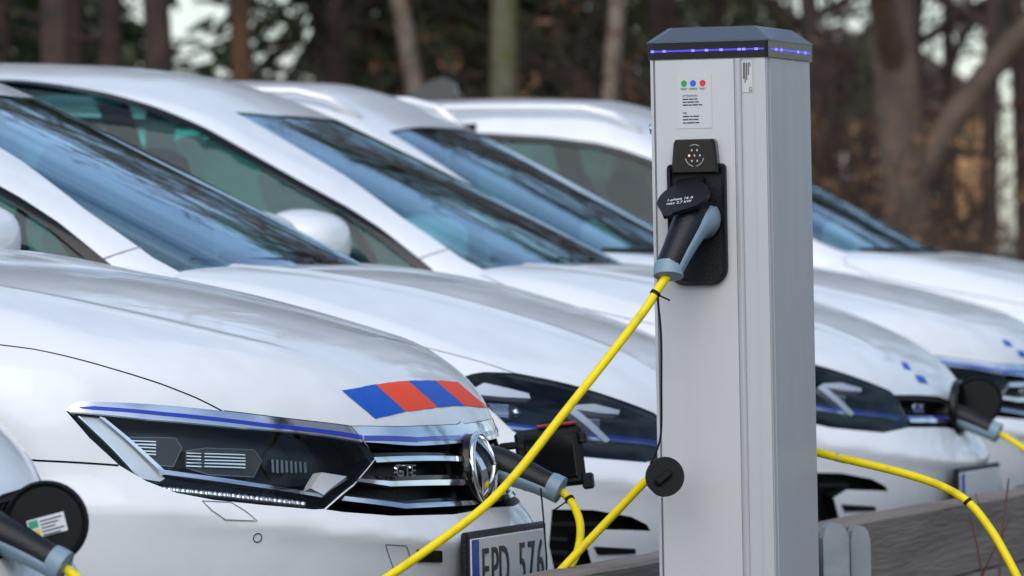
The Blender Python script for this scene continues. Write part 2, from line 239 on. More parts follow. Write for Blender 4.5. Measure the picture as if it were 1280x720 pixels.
    'P_rd5': [(-0.208,-0.557,0.646),(-0.205,-0.553,0.646),(-0.204,-0.555,0.626),(-0.207,-0.559,0.627)],
    'P_rd6': [(-0.202,-0.549,0.645),(-0.199,-0.544,0.645),(-0.198,-0.546,0.626),(-0.201,-0.55,0.627)],
    'P_rd7': [(-0.196,-0.54,0.644),(-0.193,-0.535,0.644),(-0.192,-0.537,0.625),(-0.195,-0.542,0.626)],
    'P_mod1': [(-0.439,-0.792,0.698),(-0.365,-0.728,0.695),(-0.356,-0.722,0.676),(-0.367,-0.737,0.646),(-0.396,-0.763,0.65)],
    'P_mod2': [(-0.35,-0.718,0.67),(-0.323,-0.691,0.675),(-0.257,-0.617,0.671),(-0.245,-0.607,0.65),(-0.256,-0.624,0.624),(-0.316,-0.69,0.631),(-0.35,-0.721,0.643)],
    'P_led': [(-0.38,-0.766,0.612),(-0.361,-0.749,0.609),(-0.342,-0.732,0.606),(-0.323,-0.714,0.603),(-0.304,-0.695,0.6),(-0.285,-0.676,0.597),(-0.266,-0.656,0.593),(-0.248,-0.635,0.59),(-0.23,-0.614,0.587),(-0.212,-0.591,0.583),(-0.194,-0.567,0.58)],
    'G_head_top': [(-0.43,-0.798,0.756),(-0.413,-0.782,0.762),(-0.396,-0.763,0.765),(-0.346,-0.711,0.761),(-0.29,-0.653,0.746),(-0.24,-0.595,0.729),(-0.178,-0.514,0.701),(-0.123,-0.417,0.668),(-0.114,-0.406,0.657)],
    'G_head_bot': [(-0.096,-0.393,0.613),(-0.082,-0.38,0.578),(-0.121,-0.511,0.568),(-0.174,-0.611,0.578),(-0.218,-0.676,0.586),(-0.271,-0.736,0.603),(-0.332,-0.782,0.644),(-0.385,-0.804,0.7)],
    'G_line': [(-0.338,-0.782,0.658),(-0.199,-0.616,0.629),(-0.115,-0.453,0.612),(-0.089,-0.383,0.6),(-0.088,-0.385,0.594),(-0.115,-0.456,0.606),(-0.198,-0.618,0.621),(-0.337,-0.784,0.651)],
    'G_brow1': [(-0.406,-0.797,0.737),(-0.388,-0.773,0.75),(-0.351,-0.748,0.739),(-0.308,-0.712,0.725),(-0.303,-0.716,0.714),(-0.347,-0.763,0.718),(-0.397,-0.8,0.724)],
    'G_brow2': [(-0.244,-0.657,0.686),(-0.235,-0.633,0.697),(-0.204,-0.576,0.698),(-0.166,-0.513,0.682),(-0.165,-0.523,0.674),(-0.193,-0.576,0.678),(-0.228,-0.631,0.687),(-0.172,-0.573,0.62),(-0.176,-0.582,0.615),(-0.181,-0.591,0.617),(-0.238,-0.652,0.681)],
    'G_ra0': [(-0.372,-0.79,0.708),(-0.334,-0.758,0.705),(-0.335,-0.76,0.703),(-0.37,-0.79,0.706)],
    'G_rb0': [(-0.223,-0.634,0.673),(-0.185,-0.571,0.668),(-0.185,-0.573,0.666),(-0.221,-0.633,0.671)],
    'G_ra1': [(-0.369,-0.791,0.703),(-0.334,-0.761,0.7),(-0.334,-0.762,0.698),(-0.367,-0.79,0.701)],
    'G_rb1': [(-0.22,-0.632,0.669),(-0.185,-0.573,0.664),(-0.185,-0.575,0.662),(-0.218,-0.63,0.667)],
    'G_ra2': [(-0.366,-0.791,0.698),(-0.333,-0.763,0.695),(-0.334,-0.765,0.693),(-0.364,-0.79,0.696)],
    'G_rb2': [(-0.217,-0.629,0.664),(-0.184,-0.575,0.66),(-0.184,-0.577,0.658),(-0.215,-0.628,0.663)],
    'G_ra3': [(-0.363,-0.791,0.693),(-0.333,-0.765,0.69),(-0.333,-0.766,0.687),(-0.361,-0.79,0.691)],
    'G_rb3': [(-0.214,-0.626,0.66),(-0.184,-0.577,0.656),(-0.184,-0.579,0.654),(-0.212,-0.625,0.658)],
    'G_ra4': [(-0.36,-0.791,0.688),(-0.332,-0.767,0.685),(-0.333,-0.768,0.682),(-0.359,-0.79,0.685)],
    'G_rb4': [(-0.211,-0.623,0.656),(-0.183,-0.579,0.652),(-0.184,-0.58,0.65),(-0.209,-0.622,0.654)],
    'G_ra5': [(-0.357,-0.79,0.682),(-0.332,-0.769,0.679),(-0.333,-0.77,0.677),(-0.356,-0.79,0.68)],
    'G_rb5': [(-0.208,-0.621,0.652),(-0.183,-0.58,0.648),(-0.183,-0.582,0.646),(-0.206,-0.619,0.65)],
    'G_mod1': [(-0.374,-0.79,0.713),(-0.32,-0.74,0.709),(-0.309,-0.739,0.691),(-0.314,-0.751,0.677),(-0.346,-0.783,0.678)],
    'G_grille': [(-0.113,-0.403,0.656),(-0.067,-0.103,0.646),(-0.045,0,0.634),(-0.054,0,0.555),(-0.043,-0.129,0.57),(-0.08,-0.376,0.577)],
    'G_gline': [(-0.086,-0.371,0.598),(-0.048,-0.108,0.59),(-0.048,0,0.578),(-0.051,0,0.568),(-0.046,-0.117,0.581),(-0.083,-0.37,0.59)],
    'G_badge': [(-0.093,-0.365,0.634),(-0.075,-0.281,0.631),(-0.072,-0.296,0.61),(-0.091,-0.376,0.613)],
    'G_gap': [(-1.137,-0.52,0.999),(-0.988,-0.764,0.937)],
    'G_gap_front': [(-0.438,-0.749,0.795),(-0.359,-0.719,0.767)],
    'G_slot': [(-0.263,-0.735,0.48),(-0.196,-0.653,0.475),(-0.139,-0.564,0.457),(-0.118,-0.519,0.439),(-0.113,-0.505,0.425),(-0.141,-0.558,0.429),(-0.189,-0.631,0.434),(-0.215,-0.659,0.416),(-0.209,-0.624,0.357),(-0.27,-0.685,0.328),(-0.274,-0.724,0.406)],
    'G_blade': [(-0.202,-0.635,0.399),(-0.141,-0.538,0.39),(-0.141,-0.533,0.381),(-0.199,-0.623,0.383)],
    'G_slot_low': [(-0.212,-0.625,0.35),(-0.136,-0.506,0.351),(-0.121,-0.46,0.329),(-0.159,-0.498,0.285),(-0.23,-0.613,0.292)],
    'G_ws': [(-1.096,-0.677,0.992),(-1.138,-0.678,1.015),(-1.188,-0.661,1.047),(-1.304,-0.624,1.119),(-1.477,-0.53,1.227),(-1.708,-0.454,1.351),(-1.792,-0.434,1.394)],
    'G_side': [(-1.193,-0.759,0.977),(-1.27,-0.745,1.036),(-1.337,-0.73,1.085),(-1.422,-0.717,1.138),(-1.55,-0.704,1.206),(-1.676,-0.683,1.275),(-1.807,-0.65,1.344),(-1.956,-0.615,1.403),(-2.091,-0.581,1.442),(-2.249,-0.552,1.472),(-2.33,-0.536,1.482)],
    'G_post_joint': [(-1.241,-0.753,1.008),(-1.198,-0.726,1.024),(-1.168,-0.655,1.039)],
    'G_mirror_mid': [(-1.485,-0.75,1.081)],
    'P_ws': [(-1.271,-0.645,1.032),(-1.302,-0.667,1.041),(-1.362,-0.682,1.068),(-1.455,-0.676,1.122),(-1.628,-0.615,1.237),(-1.771,-0.567,1.324),(-1.891,-0.527,1.392)],
    'P_side': [(-1.915,-0.669,1.335),(-2.011,-0.657,1.369),(-2.093,-0.649,1.39),(-2.258,-0.641,1.414),(-2.463,-0.635,1.431)],
}
CORDS = {
    'near_plug_cord': [(0.266,10.97,0.954),(0.249,10.955,0.931),(0.223,10.94,0.893),(0.16,10.9,0.815),(0.083,10.86,0.723),(0.001,10.83,0.624),(-0.06,10.8,0.565),(-0.135,10.78,0.511),(-0.212,10.74,0.461),(-0.288,10.7,0.417),(-0.417,10.6,0.366)],
    'car_plug_cord': [(0.078,11.66,0.571),(0.097,11.65,0.553),(0.11,11.63,0.528),(0.115,11.6,0.5),(0.109,11.57,0.464),(0.093,11.53,0.434),(0.068,11.48,0.402),(0.017,11.4,0.35)],
    'pillar_back_cord': [(0.337,11.5,0.666),(0.285,11.45,0.633),(0.227,11.38,0.589),(0.183,11.36,0.546),(0.139,11.35,0.502),(0.096,11.34,0.459),(0.065,11.33,0.427),(0.011,11.33,0.367)],
    'right_cord': [(0.485,11.47,0.648),(0.519,11.46,0.64),(0.544,11.45,0.632),(0.609,11.42,0.616),(0.685,11.4,0.596),(0.747,11.38,0.574),(0.794,11.36,0.545),(0.83,11.34,0.499),(0.857,11.32,0.45),(0.882,11.3,0.395),(0.898,11.3,0.345)],
    'far_plug_cord': [(1.21,16.2,0.553),(1.238,16.18,0.537),(1.281,16.15,0.506),(1.336,16.1,0.455)],
    'corner_cord': [(-0.655,9.31,0.546),(-0.635,9.3,0.53),(-0.611,9.28,0.504),(-0.593,9.26,0.453)],
    'tether': [(0.246,10.945,0.915),(0.251,10.95,0.849),(0.25,10.95,0.768),(0.248,10.955,0.687),(0.239,10.955,0.653),(0.229,10.955,0.633)],
}
# ------------------------------------------------------------------ materials
MATS = {}
def mat(name, col=(.5, .5, .5), rough=.5, metal=0.0, coat=0.0, spec=.5, emit=None, estr=0.0, noise=None, bump=None, rnoise=None):
    """Principled material; noise=(scale, second colour, low, high), bump=(scale, strength), rnoise=(scale, lo, hi)"""
    if name in MATS: return MATS[name]
    m = bpy.data.materials.new(name); m.use_nodes = True
    nt = m.node_tree; b = nt.nodes['Principled BSDF']
    b.inputs['Base Color'].default_value = (*col, 1); b.inputs['Roughness'].default_value = rough
    b.inputs['Metallic'].default_value = metal; b.inputs['Coat Weight'].default_value = coat
    b.inputs['Coat Roughness'].default_value = .04; b.inputs['Coat IOR'].default_value = 1.42; b.inputs['Specular IOR Level'].default_value = spec
    tc = None
    if noise or bump or rnoise:
        tc = nt.nodes.new('ShaderNodeTexCoord')
    if noise:
        nz = nt.nodes.new('ShaderNodeTexNoise'); nz.inputs['Scale'].default_value = noise[0]; nz.inputs['Detail'].default_value = 6
        nt.links.new(tc.outputs['Object'], nz.inputs['Vector'])
        r = nt.nodes.new('ShaderNodeValToRGB')
        r.color_ramp.elements[0].position = noise[2]; r.color_ramp.elements[0].color = (*col, 1)
        r.color_ramp.elements[1].position = noise[3]; r.color_ramp.elements[1].color = (*noise[1], 1)
        nt.links.new(nz.outputs['Fac'], r.inputs['Fac']); nt.links.new(r.outputs['Color'], b.inputs['Base Color'])
    if rnoise:
        nz = nt.nodes.new('ShaderNodeTexNoise'); nz.inputs['Scale'].default_value = rnoise[0]; nz.inputs['Detail'].default_value = 5
        nt.links.new(tc.outputs['Object'], nz.inputs['Vector'])
        mr = nt.nodes.new('ShaderNodeMapRange'); mr.inputs['From Min'].default_value = .35; mr.inputs['From Max'].default_value = .7
        mr.inputs['To Min'].default_value = rnoise[1]; mr.inputs['To Max'].default_value = rnoise[2]
        nt.links.new(nz.outputs['Fac'], mr.inputs['Value'])
        nt.links.new(mr.outputs['Result'], b.inputs['Coat Roughness' if coat else 'Roughness'])
    if bump:
        nz = nt.nodes.new('ShaderNodeTexNoise'); nz.inputs['Scale'].default_value = bump[0]; nz.inputs['Detail'].default_value = 5
        nt.links.new(tc.outputs['Object'], nz.inputs['Vector'])
        bp = nt.nodes.new('ShaderNodeBump'); bp.inputs['Strength'].default_value = bump[1]; bp.inputs['Distance'].default_value = .02
        nt.links.new(nz.outputs['Fac'], bp.inputs['Height']); nt.links.new(bp.outputs['Normal'], b.inputs['Normal'])
    if emit:
        b.inputs['Emission Color'].default_value = (*emit, 1); b.inputs['Emission Strength'].default_value = estr
    MATS[name] = m
    return m

def glass(name, tint, ior=1.5, gain=1.0, film=(.88, .97, 1.0)):
    """thin pane: tinted see-through plus mirror reflection by the angle"""
    m = bpy.data.materials.new(name); m.use_nodes = True
    nt = m.node_tree; nt.nodes.clear()
    o = nt.nodes.new('ShaderNodeOutputMaterial'); t = nt.nodes.new('ShaderNodeBsdfTransparent'); g = nt.nodes.new('ShaderNodeBsdfGlossy')
    t.inputs['Color'].default_value = (*tint, 1); g.inputs['Roughness'].default_value = 0.0; g.inputs['Color'].default_value = (*film, 1)
    fr = nt.nodes.new('ShaderNodeFresnel'); fr.inputs['IOR'].default_value = ior
    mx = nt.nodes.new('ShaderNodeMixShader')
    if gain != 1.0:
        mm = nt.nodes.new('ShaderNodeMath'); mm.operation = 'MULTIPLY'; mm.use_clamp = True
        mm.inputs[1].default_value = gain
        nt.links.new(fr.outputs['Fac'], mm.inputs[0]); nt.links.new(mm.outputs['Value'], mx.inputs['Fac'])
    else:
        nt.links.new(fr.outputs['Fac'], mx.inputs['Fac'])
    nt.links.new(t.outputs['BSDF'], mx.inputs[1]); nt.links.new(g.outputs['BSDF'], mx.inputs[2])
    nt.links.new(mx.outputs['Shader'], o.inputs['Surface'])
    MATS[name] = m
    return m

PAINT = mat('white_car_paint', (.80, .81, .815), .38, coat=.8, noise=(9, (.73, .735, .735), .46, .78), rnoise=(5.0, .02, .16), spec=.3, bump=(55, .012))
DARKPAINT = mat('dark_grey_car_paint', (.03, .034, .04), .35, coat=1.0)
BLACK = mat('black_plastic', (.007, .007, .008), .45, spec=.3, bump=(140, .12))
GLOSSBLACK = mat('gloss_black', (.006, .006, .007), .14, spec=.35)
GRAIN = mat('grained_black_plastic', (.018, .018, .02), .5, bump=(260, .25))
RUBBER = mat('rubber', (.005, .005, .006), .55, spec=.2)
SEAM = mat('panel_joint', (.015, .015, .016), .8)
CHROME = mat('chrome', (.82, .83, .85), .09, 1.0, rnoise=(9, .06, .16))
DULLCHROME = mat('dull_chrome', (.20, .21, .23), .25, 1.0)
MODULE = mat('lamp_module', (.030, .032, .036), .16)
BRIGHT = mat('bright_reflector', (.90, .91, .93), .16, .9)
CLEAR = mat('light_guide', (.86, .88, .90), .14, .25, coat=.6)
BLUETRIM = mat('blue_trim', (.012, .035, .42), .22, coat=1.0)
DECALB = mat('blue_film', (.010, .095, .50), .55, spec=.25, noise=(30, (.016, .11, .52), .4, .7))
DECALR = mat('orange_red_film', (.90, .065, .012), .55, spec=.25, noise=(30, (.86, .08, .02), .4, .7))
LAMPGREY = mat('lamp_bezel', (.008, .008, .011), .20, spec=.4)
WINDOW = glass('window_glass', (.42, .76, .72), 1.52, .8)
SCREEN = glass('windscreen_glass', (.33, .54, .57), 1.52, 1.7, (.66, .84, 1.0))
LENS = glass('lamp_cover_glass', (.95, .96, .97), 1.42, .6)
LENS2 = glass('lamp_cover_glass_blue', (.86, .90, .96), 1.45, .85)
CABIN = mat('cabin_dark', (.045, .05, .052), .7)
SEATM = mat('seat_cloth', (.045, .047, .05), .85, bump=(300, .2))
TYRE = mat('tyre', (.02, .02, .02), .8)
ALLOY = mat('alloy', (.55, .56, .58), .28, .9)
PLATEW = mat('plate_white', (.78, .79, .78), .35, coat=.3)
PLATEB = mat('plate_blue', (.015, .06, .45), .35)
INK = mat('black_ink', (.012, .012, .014), .5)
YELLOW = mat('yellow_cable', (.88, .68, .002), .48, spec=.3, noise=(28, (.60, .44, .010), .52, .78), bump=(90, .05))
PLUGGREY = mat('blue_grey_plastic', (.20, .285, .35), .42, bump=(200, .08))

# ------------------------------------------------------------------ mesh helpers
def link(o, parent=None):
    COL.objects.link(o)
    if parent is not None: o.parent = parent
    return o
def mesh_obj(name, V, F, m, parent=None, N=None, smooth=True):
    me = bpy.data.meshes.new(name)
    me.from_pydata([tuple(map(float, v)) for v in V], [], [tuple(map(int, f)) for f in F])
    me.materials.append(m)
    me.polygons.foreach_set('use_smooth', [smooth]*len(me.polygons))
    me.update()
    if N is not None: me.normals_split_custom_set_from_vertices([tuple(map(float, n)) for n in N])
    return link(bpy.data.objects.new(name, me), parent)
def empty(name, loc=(0, 0, 0), rz=0.0, parent=None):
    o = bpy.data.objects.new(name, None); o.empty_display_size = .1
    o.location = loc; o.rotation_euler = (0, 0, rz)
    return link(o, parent)
def tag(o, label, cat, group=None, kind=None):
    o['label'] = label; o['category'] = cat
    if group: o['group'] = group
    if kind: o['kind'] = kind
    return o
def structure(o, label=None, cat=None):
    o['kind'] = 'structure'
    if label: o['label'] = label
    if cat: o['category'] = cat
    return o
class MB:
    """collects simple shapes for one mesh"""
    def __init__(s): s.V, s.F = [], []
    def add(s, V, F):
        n = len(s.V); s.V += [tuple(v) for v in V]; s.F += [tuple(i+n for i in f) for f in F]; return s
    def box(s, c, d, R=None, bev=0.0):
        """box centre c, full sizes d, optional 3x3 rotation; bev chamfers all edges"""
        hx, hy, hz = d[0]/2, d[1]/2, d[2]/2
        if bev <= 0:
            V = [(sx*hx, sy*hy, sz*hz) for sx in (-1, 1) for sy in (-1, 1) for sz in (-1, 1)]
            F = [(0, 1, 3, 2), (4, 6, 7, 5), (0, 4, 5, 1), (2, 3, 7, 6), (0, 2, 6, 4), (1, 5, 7, 3)]
        else:
            b = bev; V = []; idx = {}
            for sx in (-1, 1):
                for sy in (-1, 1):
                    for sz in (-1, 1):
                        for k in range(3):
                            v = [sx*(hx-b), sy*(hy-b), sz*(hz-b)]; v[k] = (sx*hx, sy*hy, sz*hz)[k]
                            idx[(sx, sy, sz, k)] = len(V); V.append(tuple(v))
            F = []
            for k in range(3):
                a, c2 = (k+1) % 3, (k+2) % 3
                for sg in (-1, 1):
                    q = []
                    for p, r in ((-1, -1), (1, -1), (1, 1), (-1, 1)):
                        t = [0, 0, 0]; t[k] = sg; t[a] = p; t[c2] = r; q.append(idx[(*t, k)])
                    F.append(tuple(q if sg > 0 else q[::-1]))
                for p in (-1, 1):
                    for r in (-1, 1):
                        t0 = [0, 0, 0]; t1 = [0, 0, 0]
                        t0[k] = -1; t1[k] = 1
                        for t in (t0, t1): t[a] = p; t[c2] = r
                        q = (idx[(*t0, a)], idx[(*t1, a)], idx[(*t1, c2)], idx[(*t0, c2)])
                        F.append(q if p*r > 0 else q[::-1])
            for sx in (-1, 1):
                for sy in (-1, 1):
                    for sz in (-1, 1):
                        q = tuple(idx[(sx, sy, sz, k)] for k in range(3)); F.append(q if sx*sy*sz > 0 else q[::-1])
        V = np.array(V)
        if R is not None: V = V @ np.array(R).T
        return s.add(V + np.array(c), F)
    def tube(s, path, rad, n=10, caps=True):
        P = np.array(path, float); k = len(P)
        r = np.broadcast_to(np.array(rad, float), (k,)) if np.ndim(rad) <= 1 else rad
        T = np.gradient(P, axis=0); T /= np.linalg.norm(T, axis=1, keepdims=True) + 1e-12
        ref = np.array((0, 0, 1.)) if abs(T[0][2]) < .9 else np.array((1., 0, 0))
        V = []; u = np.cross(T[0], ref); u /= np.linalg.norm(u)
        for i in range(k):
            u = u - T[i]*(u @ T[i]); u /= np.linalg.norm(u) + 1e-12
            w = np.cross(T[i], u)
            for j in range(n):
                a = 2*math.pi*j/n; V.append(P[i] + r[i]*(math.cos(a)*u + math.sin(a)*w))
        F = [(i*n+j, i*n+(j+1) % n, (i+1)*n+(j+1) % n, (i+1)*n+j) for i in range(k-1) for j in range(n)]
        if caps: F += [tuple(range(n))[::-1], tuple((k-1)*n+j for j in range(n))]
        return s.add(V, F)
    def lathe(s, prof, n=24, c=(0, 0, 0), R=None):
        """profile [(radius, height)] about local z"""
        V = []; k = len(prof)
        for r, h in prof:
            for j in range(n):
                a = 2*math.pi*j/n; V.append((r*math.cos(a), r*math.sin(a), h))
        F = [(i*n+j, i*n+(j+1) % n, (i+1)*n+(j+1) % n, (i+1)*n+j) for i in range(k-1) for j in range(n)]
        if prof[0][0] > 1e-6: F.append(tuple(range(n))[::-1])
        if prof[-1][0] > 1e-6: F.append(tuple((k-1)*n+j for j in range(n)))
        V = np.array(V)
        if R is not None: V = V @ np.array(R).T
        return s.add(V + np.array(c), F)
    def prism(s, poly, y0, y1, M):
        """polygon [(a,b)] extruded from y0 to y1; M maps (a, b, depth) to 3-D"""
        n = len(poly)
        V = [M(a, b, y0) for a, b in poly] + [M(a, b, y1) for a, b in poly]
        F = [tuple(range(n))[::-1], tuple(range(n, 2*n))] + [(i, (i+1) % n, n+(i+1) % n, n+i) for i in range(n)]
        return s.add(V, F)
    def build(s, name, m, parent=None, smooth=False, auto=None):
        o = mesh_obj(name, s.V, s.F, m, parent, smooth=smooth or auto is not None)
        if auto is not None:
            o.data.set_sharp_from_angle(angle=math.radians(auto))
        return o
def spline(pts, n=8):
    """Catmull-Rom through 3-D points"""
    P = np.array(pts, float); out = []
    Q = np.vstack([2*P[0]-P[1], P, 2*P[-1]-P[-2]])
    for i in range(1, len(Q)-2):
        for t in np.linspace(0, 1, n, endpoint=False):
            a, b, c, d = Q[i-1], Q[i], Q[i+1], Q[i+2]
            out.append(.5*((2*b) + (c-a)*t + (2*a-5*b+4*c-d)*t*t + (3*b-a-3*c+d)*t**3))
    out.append(P[-1]); return np.array(out)
def text(s, size, m, parent, M, extrude=.0006, sx=1.0, name='lettering', align='CENTER'):
    cu = bpy.data.curves.new(name, 'FONT'); cu.body = s; cu.size = size; cu.extrude = extrude
    cu.align_x = align; cu.align_y = 'CENTER'; cu.resolution_u = 3
    t = bpy.data.objects.new(name, cu)
    me = bpy.data.meshes.new_from_object(t)
    bpy.data.objects.remove(t); bpy.data.curves.remove(cu)
    me.materials.clear(); me.materials.append(m)
    me.transform(M @ Matrix.Diagonal((sx, 1, 1, 1)))
    return link(bpy.data.objects.new(name, me), parent)
def basis(o, ex, ey, ez):
    return Matrix(((ex[0], ey[0], ez[0], o[0]), (ex[1], ey[1], ez[1], o[1]), (ex[2], ey[2], ez[2], o[2]), (0, 0, 0, 1)))

# ------------------------------------------------------------------ drawing on the body solids
def dens(poly, h, closed=True):
    P = np.asarray(poly, float); out = []
    n = len(P)
    for i in range(n if closed else n-1):
        a, b = P[i], P[(i+1) % n]; k = max(1, int(math.ceil(np.linalg.norm(b-a)/h)))
        for j in range(k): out.append(a + (b-a)*j/k)
    if not closed: out.append(P[-1])
    return np.array(out)
def inpoly(Q, poly):
    x, y = Q[:, 0], Q[:, 1]; c = np.zeros(len(Q), bool); n = len(poly)
    for i in range(n):
        (x0, y0), (x1, y1) = poly[i], poly[i-1]
        if y0 == y1: continue
        cond = (y0 > y) != (y1 > y)
        c ^= cond & (x < (x1-x0)*(y-y0)/(y1-y0) + x0)
    return c
def area(P):
    x, y = P[:, 0], P[:, 1]; return .5*np.sum(x*np.roll(y, -1) - np.roll(x, -1)*y)
def uvp(S, pts, h=.012):
    """outline given in metres -> capsule coordinates, straightened in space first"""
    P = np.asarray(pts, float)
    return S.inv(dens(P, h) if len(P) > 2 else P)
def ribbon(name, S, pts, w, m, parent, top=0.0, side=-1, h=.015):
    """narrow band of half-width w following a line on the body"""
    X = S.surf(S.inv(dens(np.asarray(pts, float), h, False))); N = S.normal(X)
    T = np.gradient(X, axis=0); B = np.cross(T, N); B /= np.linalg.norm(B, axis=1, keepdims=True)+1e-12
    L, R = S.surf(S.inv(X + B*w)), S.surf(S.inv(X - B*w))
    NL, NR = S.normal(L), S.normal(R); n = len(X)
    V = np.vstack([L + NL*top, R + NR*top]); NN = np.vstack([NL, NR])
    F = [(i, i+1, n+i+1, n+i) for i in range(n-1)]
    if side > 0:
        V = V*[1, -1, 1]; NN = NN*[1, -1, 1]; F = [f[::-1] for f in F]
    return mesh_obj(name, V, F, m, parent, NN)
def patch(name, S, pts, m, parent, top=0.0, bot=None, side=-1, h=.02, uv=False, both=False):
    """piece of sheet lying on the body inside an outline, lifted by top; walls down to bot; side -1 right, +1 left; both = halves joined at the centre line"""
    P = np.asarray(pts, float) if uv else uvp(S, pts)
    P = dens(P, h)
    P = P[np.linalg.norm(P - np.roll(P, 1, 0), axis=1) > 1e-5]
    if area(P) < 0: P = P[::-1]
    lo, hi = P.min(0), P.max(0)
    gx, gy = np.meshgrid(np.arange(lo[0]+h/2, hi[0], h), np.arange(lo[1]+h/2, hi[1], h))
    G = np.stack([gx.ravel(), gy.ravel()], 1)
    if len(G):
        G = G[inpoly(G, P)]
        if len(G):
            d = np.min(np.linalg.norm(G[:, None]-P[None], axis=2), 1); G = G[d > h*.4]
    n = len(P); allp = [Vector(p) for p in P] + [Vector(p) for p in G]
    r = delaunay_2d_cdt(allp, [(i, (i+1) % n) for i in range(n)], [], 0, 1e-6, False)
    uvs = np.array([tuple(v) for v in r[0]]); T = np.array([f for f in r[2]])
    T = T[inpoly(uvs[T].mean(1), P)]
    X = S.surf(uvs); N = S.normal(X)
    V = list(X + N*top); F = [tuple(t) for t in T]; NN = list(N)
    # triangles come counter-clockwise in (u, v): outward on the right-hand side after a flip check
    a, b, c = X[T[0]]; fl = np.dot(np.cross(b-a, c-a), N[T[0][0]]) < 0
    if fl: F = [f[::-1] for f in F]
    if bot is not None:
        cnt = {}
        for f in F:
            for i in range(3): cnt[(f[i], f[(i+1) % 3])] = 1
        be = [(i, j) for (i, j) in cnt if (j, i) not in cnt]
        base = {}
        for i, j in be:
            if abs(X[i][1]) < 1e-4 and abs(X[j][1]) < 1e-4 and both: continue
            tang = X[j]-X[i]; out = np.cross(tang, N[i]); out /= np.linalg.norm(out)+1e-12
            k = len(V)
            V += [X[i]+N[i]*top, X[j]+N[j]*top, X[j]+N[j]*bot, X[i]+N[i]*bot]; NN += [out]*4
            F.append((k+1, k, k+3, k+2) if bot < top else (k, k+1, k+2, k+3))
    V, NN = np.array(V), np.array(NN)
    if both:
        k = len(V); V = np.vstack([V, V*[1, -1, 1]]); NN = np.vstack([NN, NN*[1, -1, 1]])
        F = F + [tuple(i+k for i in f[::-1]) for f in F]
    elif side > 0:
        V = V*[1, -1, 1]; NN = NN*[1, -1, 1]; F = [f[::-1] for f in F]
    return mesh_obj(name, V, F, m, parent, NN)
def strip(S, pts, w):
    """thin band of half-width w along a line on the body -> uv outline"""
    X = S.surf(S.inv(dens(np.asarray(pts, float), .015, False))); N = S.normal(X)
    T = np.gradient(X, axis=0); B = np.cross(T, N); B /= np.linalg.norm(B, axis=1, keepdims=True)+1e-12
    return np.vstack([S.inv(X + B*w), S.inv(X - B*w)[::-1]])
def panels(S, dom, regions, steps, parent, joints):
    """cut the half body into panels: regions = [(name or None, uv outline, material, how)], first match wins"""
    (u0, u1), (v0, v1) = dom
    us = []; u = u0
    while u < u1:
        us.append(u); u += steps[1] if u > steps[2] else steps[0]
    us.append(u1)
    nv = int((v1-v0)/steps[1]); vs = np.linspace(v0, v1, nv+1)
    gx, gy = np.meshgrid(us, vs); G = np.stack([gx.ravel(), gy.ravel()], 1)
    edge = (np.abs(G[:, 0]-u0) < 1e-9) | (np.abs(G[:, 0]-u1) < 1e-9) | (np.abs(G[:, 1]-v0) < 1e-9) | (np.abs(G[:, 1]-v1) < 1e-9)
    coarse = (G[:, 0] <= steps[2]) & ~edge & (np.arange(len(G))//len(us) % 3 != 0)
    G = G[~coarse]; edge = edge[~coarse]
    C, E = [], []
    for r in regions:
        if r[1] is None: continue
        P = dens(np.clip(r[1], [u0, v0], [u1, v1]), .018)
        k = len(C); C += list(P); E += [(k+i, k+(i+1) % len(P)) for i in range(len(P))]
    C = np.array(C)
    keep = np.ones(len(G), bool)
    for i in range(0, len(G), 500):
        d = np.min(np.abs(G[i:i+500, None]-C[None]).max(2), 1); keep[i:i+500] = d > .005
    G = G[keep | edge]
    pts = [Vector(p) for p in C] + [Vector(p) for p in G]
    r = delaunay_2d_cdt(pts, E, [], 0, 1e-5, False)
    uvs = np.array([tuple(v) for v in r[0]]); T = np.array([f for f in r[2]])
    cen = uvs[T].mean(1); lab = np.full(len(T), -1)
    for i in range(len(regions)-1, -1, -1):
        if regions[i][1] is None: lab[:] = i
        else: lab[inpoly(cen, regions[i][1])] = i
    X = S.surf(uvs); N = S.normal(X)
    X[np.abs(X[:, 1]) < 1e-5, 1] = 0
    fn = np.cross(X[T[:, 1]]-X[T[:, 0]], X[T[:, 2]]-X[T[:, 0]])
    flip = np.einsum('ij,ij->i', fn, N[T].mean(1)) < 0
    T[flip] = T[flip][:, ::-1]
    objs = {}
    names = []
    for i, rg in enumerate(regions):
        if rg[0] and rg[0] not in names: names.append(rg[0])
    for nm in names:
        ids = [i for i, rg in enumerate(regions) if rg[0] == nm]; rg = regions[ids[0]]
        t = T[np.isin(lab, ids)]
        ar = np.linalg.norm(np.cross(X[t[:, 1]]-X[t[:, 0]], X[t[:, 2]]-X[t[:, 0]]), axis=1); t = t[ar > 1e-9]
        if not len(t): continue
        used, ti = np.unique(t, return_inverse=True); ti = ti.reshape(t.shape)
        V, NN = X[used], N[used]
        if rg[3] == 'both':
            k = len(V)
            mesh = (np.vstack([V, V*[1, -1, 1]]), np.vstack([NN, NN*[1, -1, 1]]), np.vstack([ti, ti[:, ::-1]+k]))
            objs[nm] = mesh_obj(nm, mesh[0], mesh[2], rg[2], parent, mesh[1])
        else:
            objs[nm] = mesh_obj(nm, V, ti, rg[2], parent, NN)
            objs[nm+'+'] = mesh_obj(nm, V*[1, -1, 1], ti[:, ::-1], rg[2], parent, NN*[1, -1, 1])
    return objs
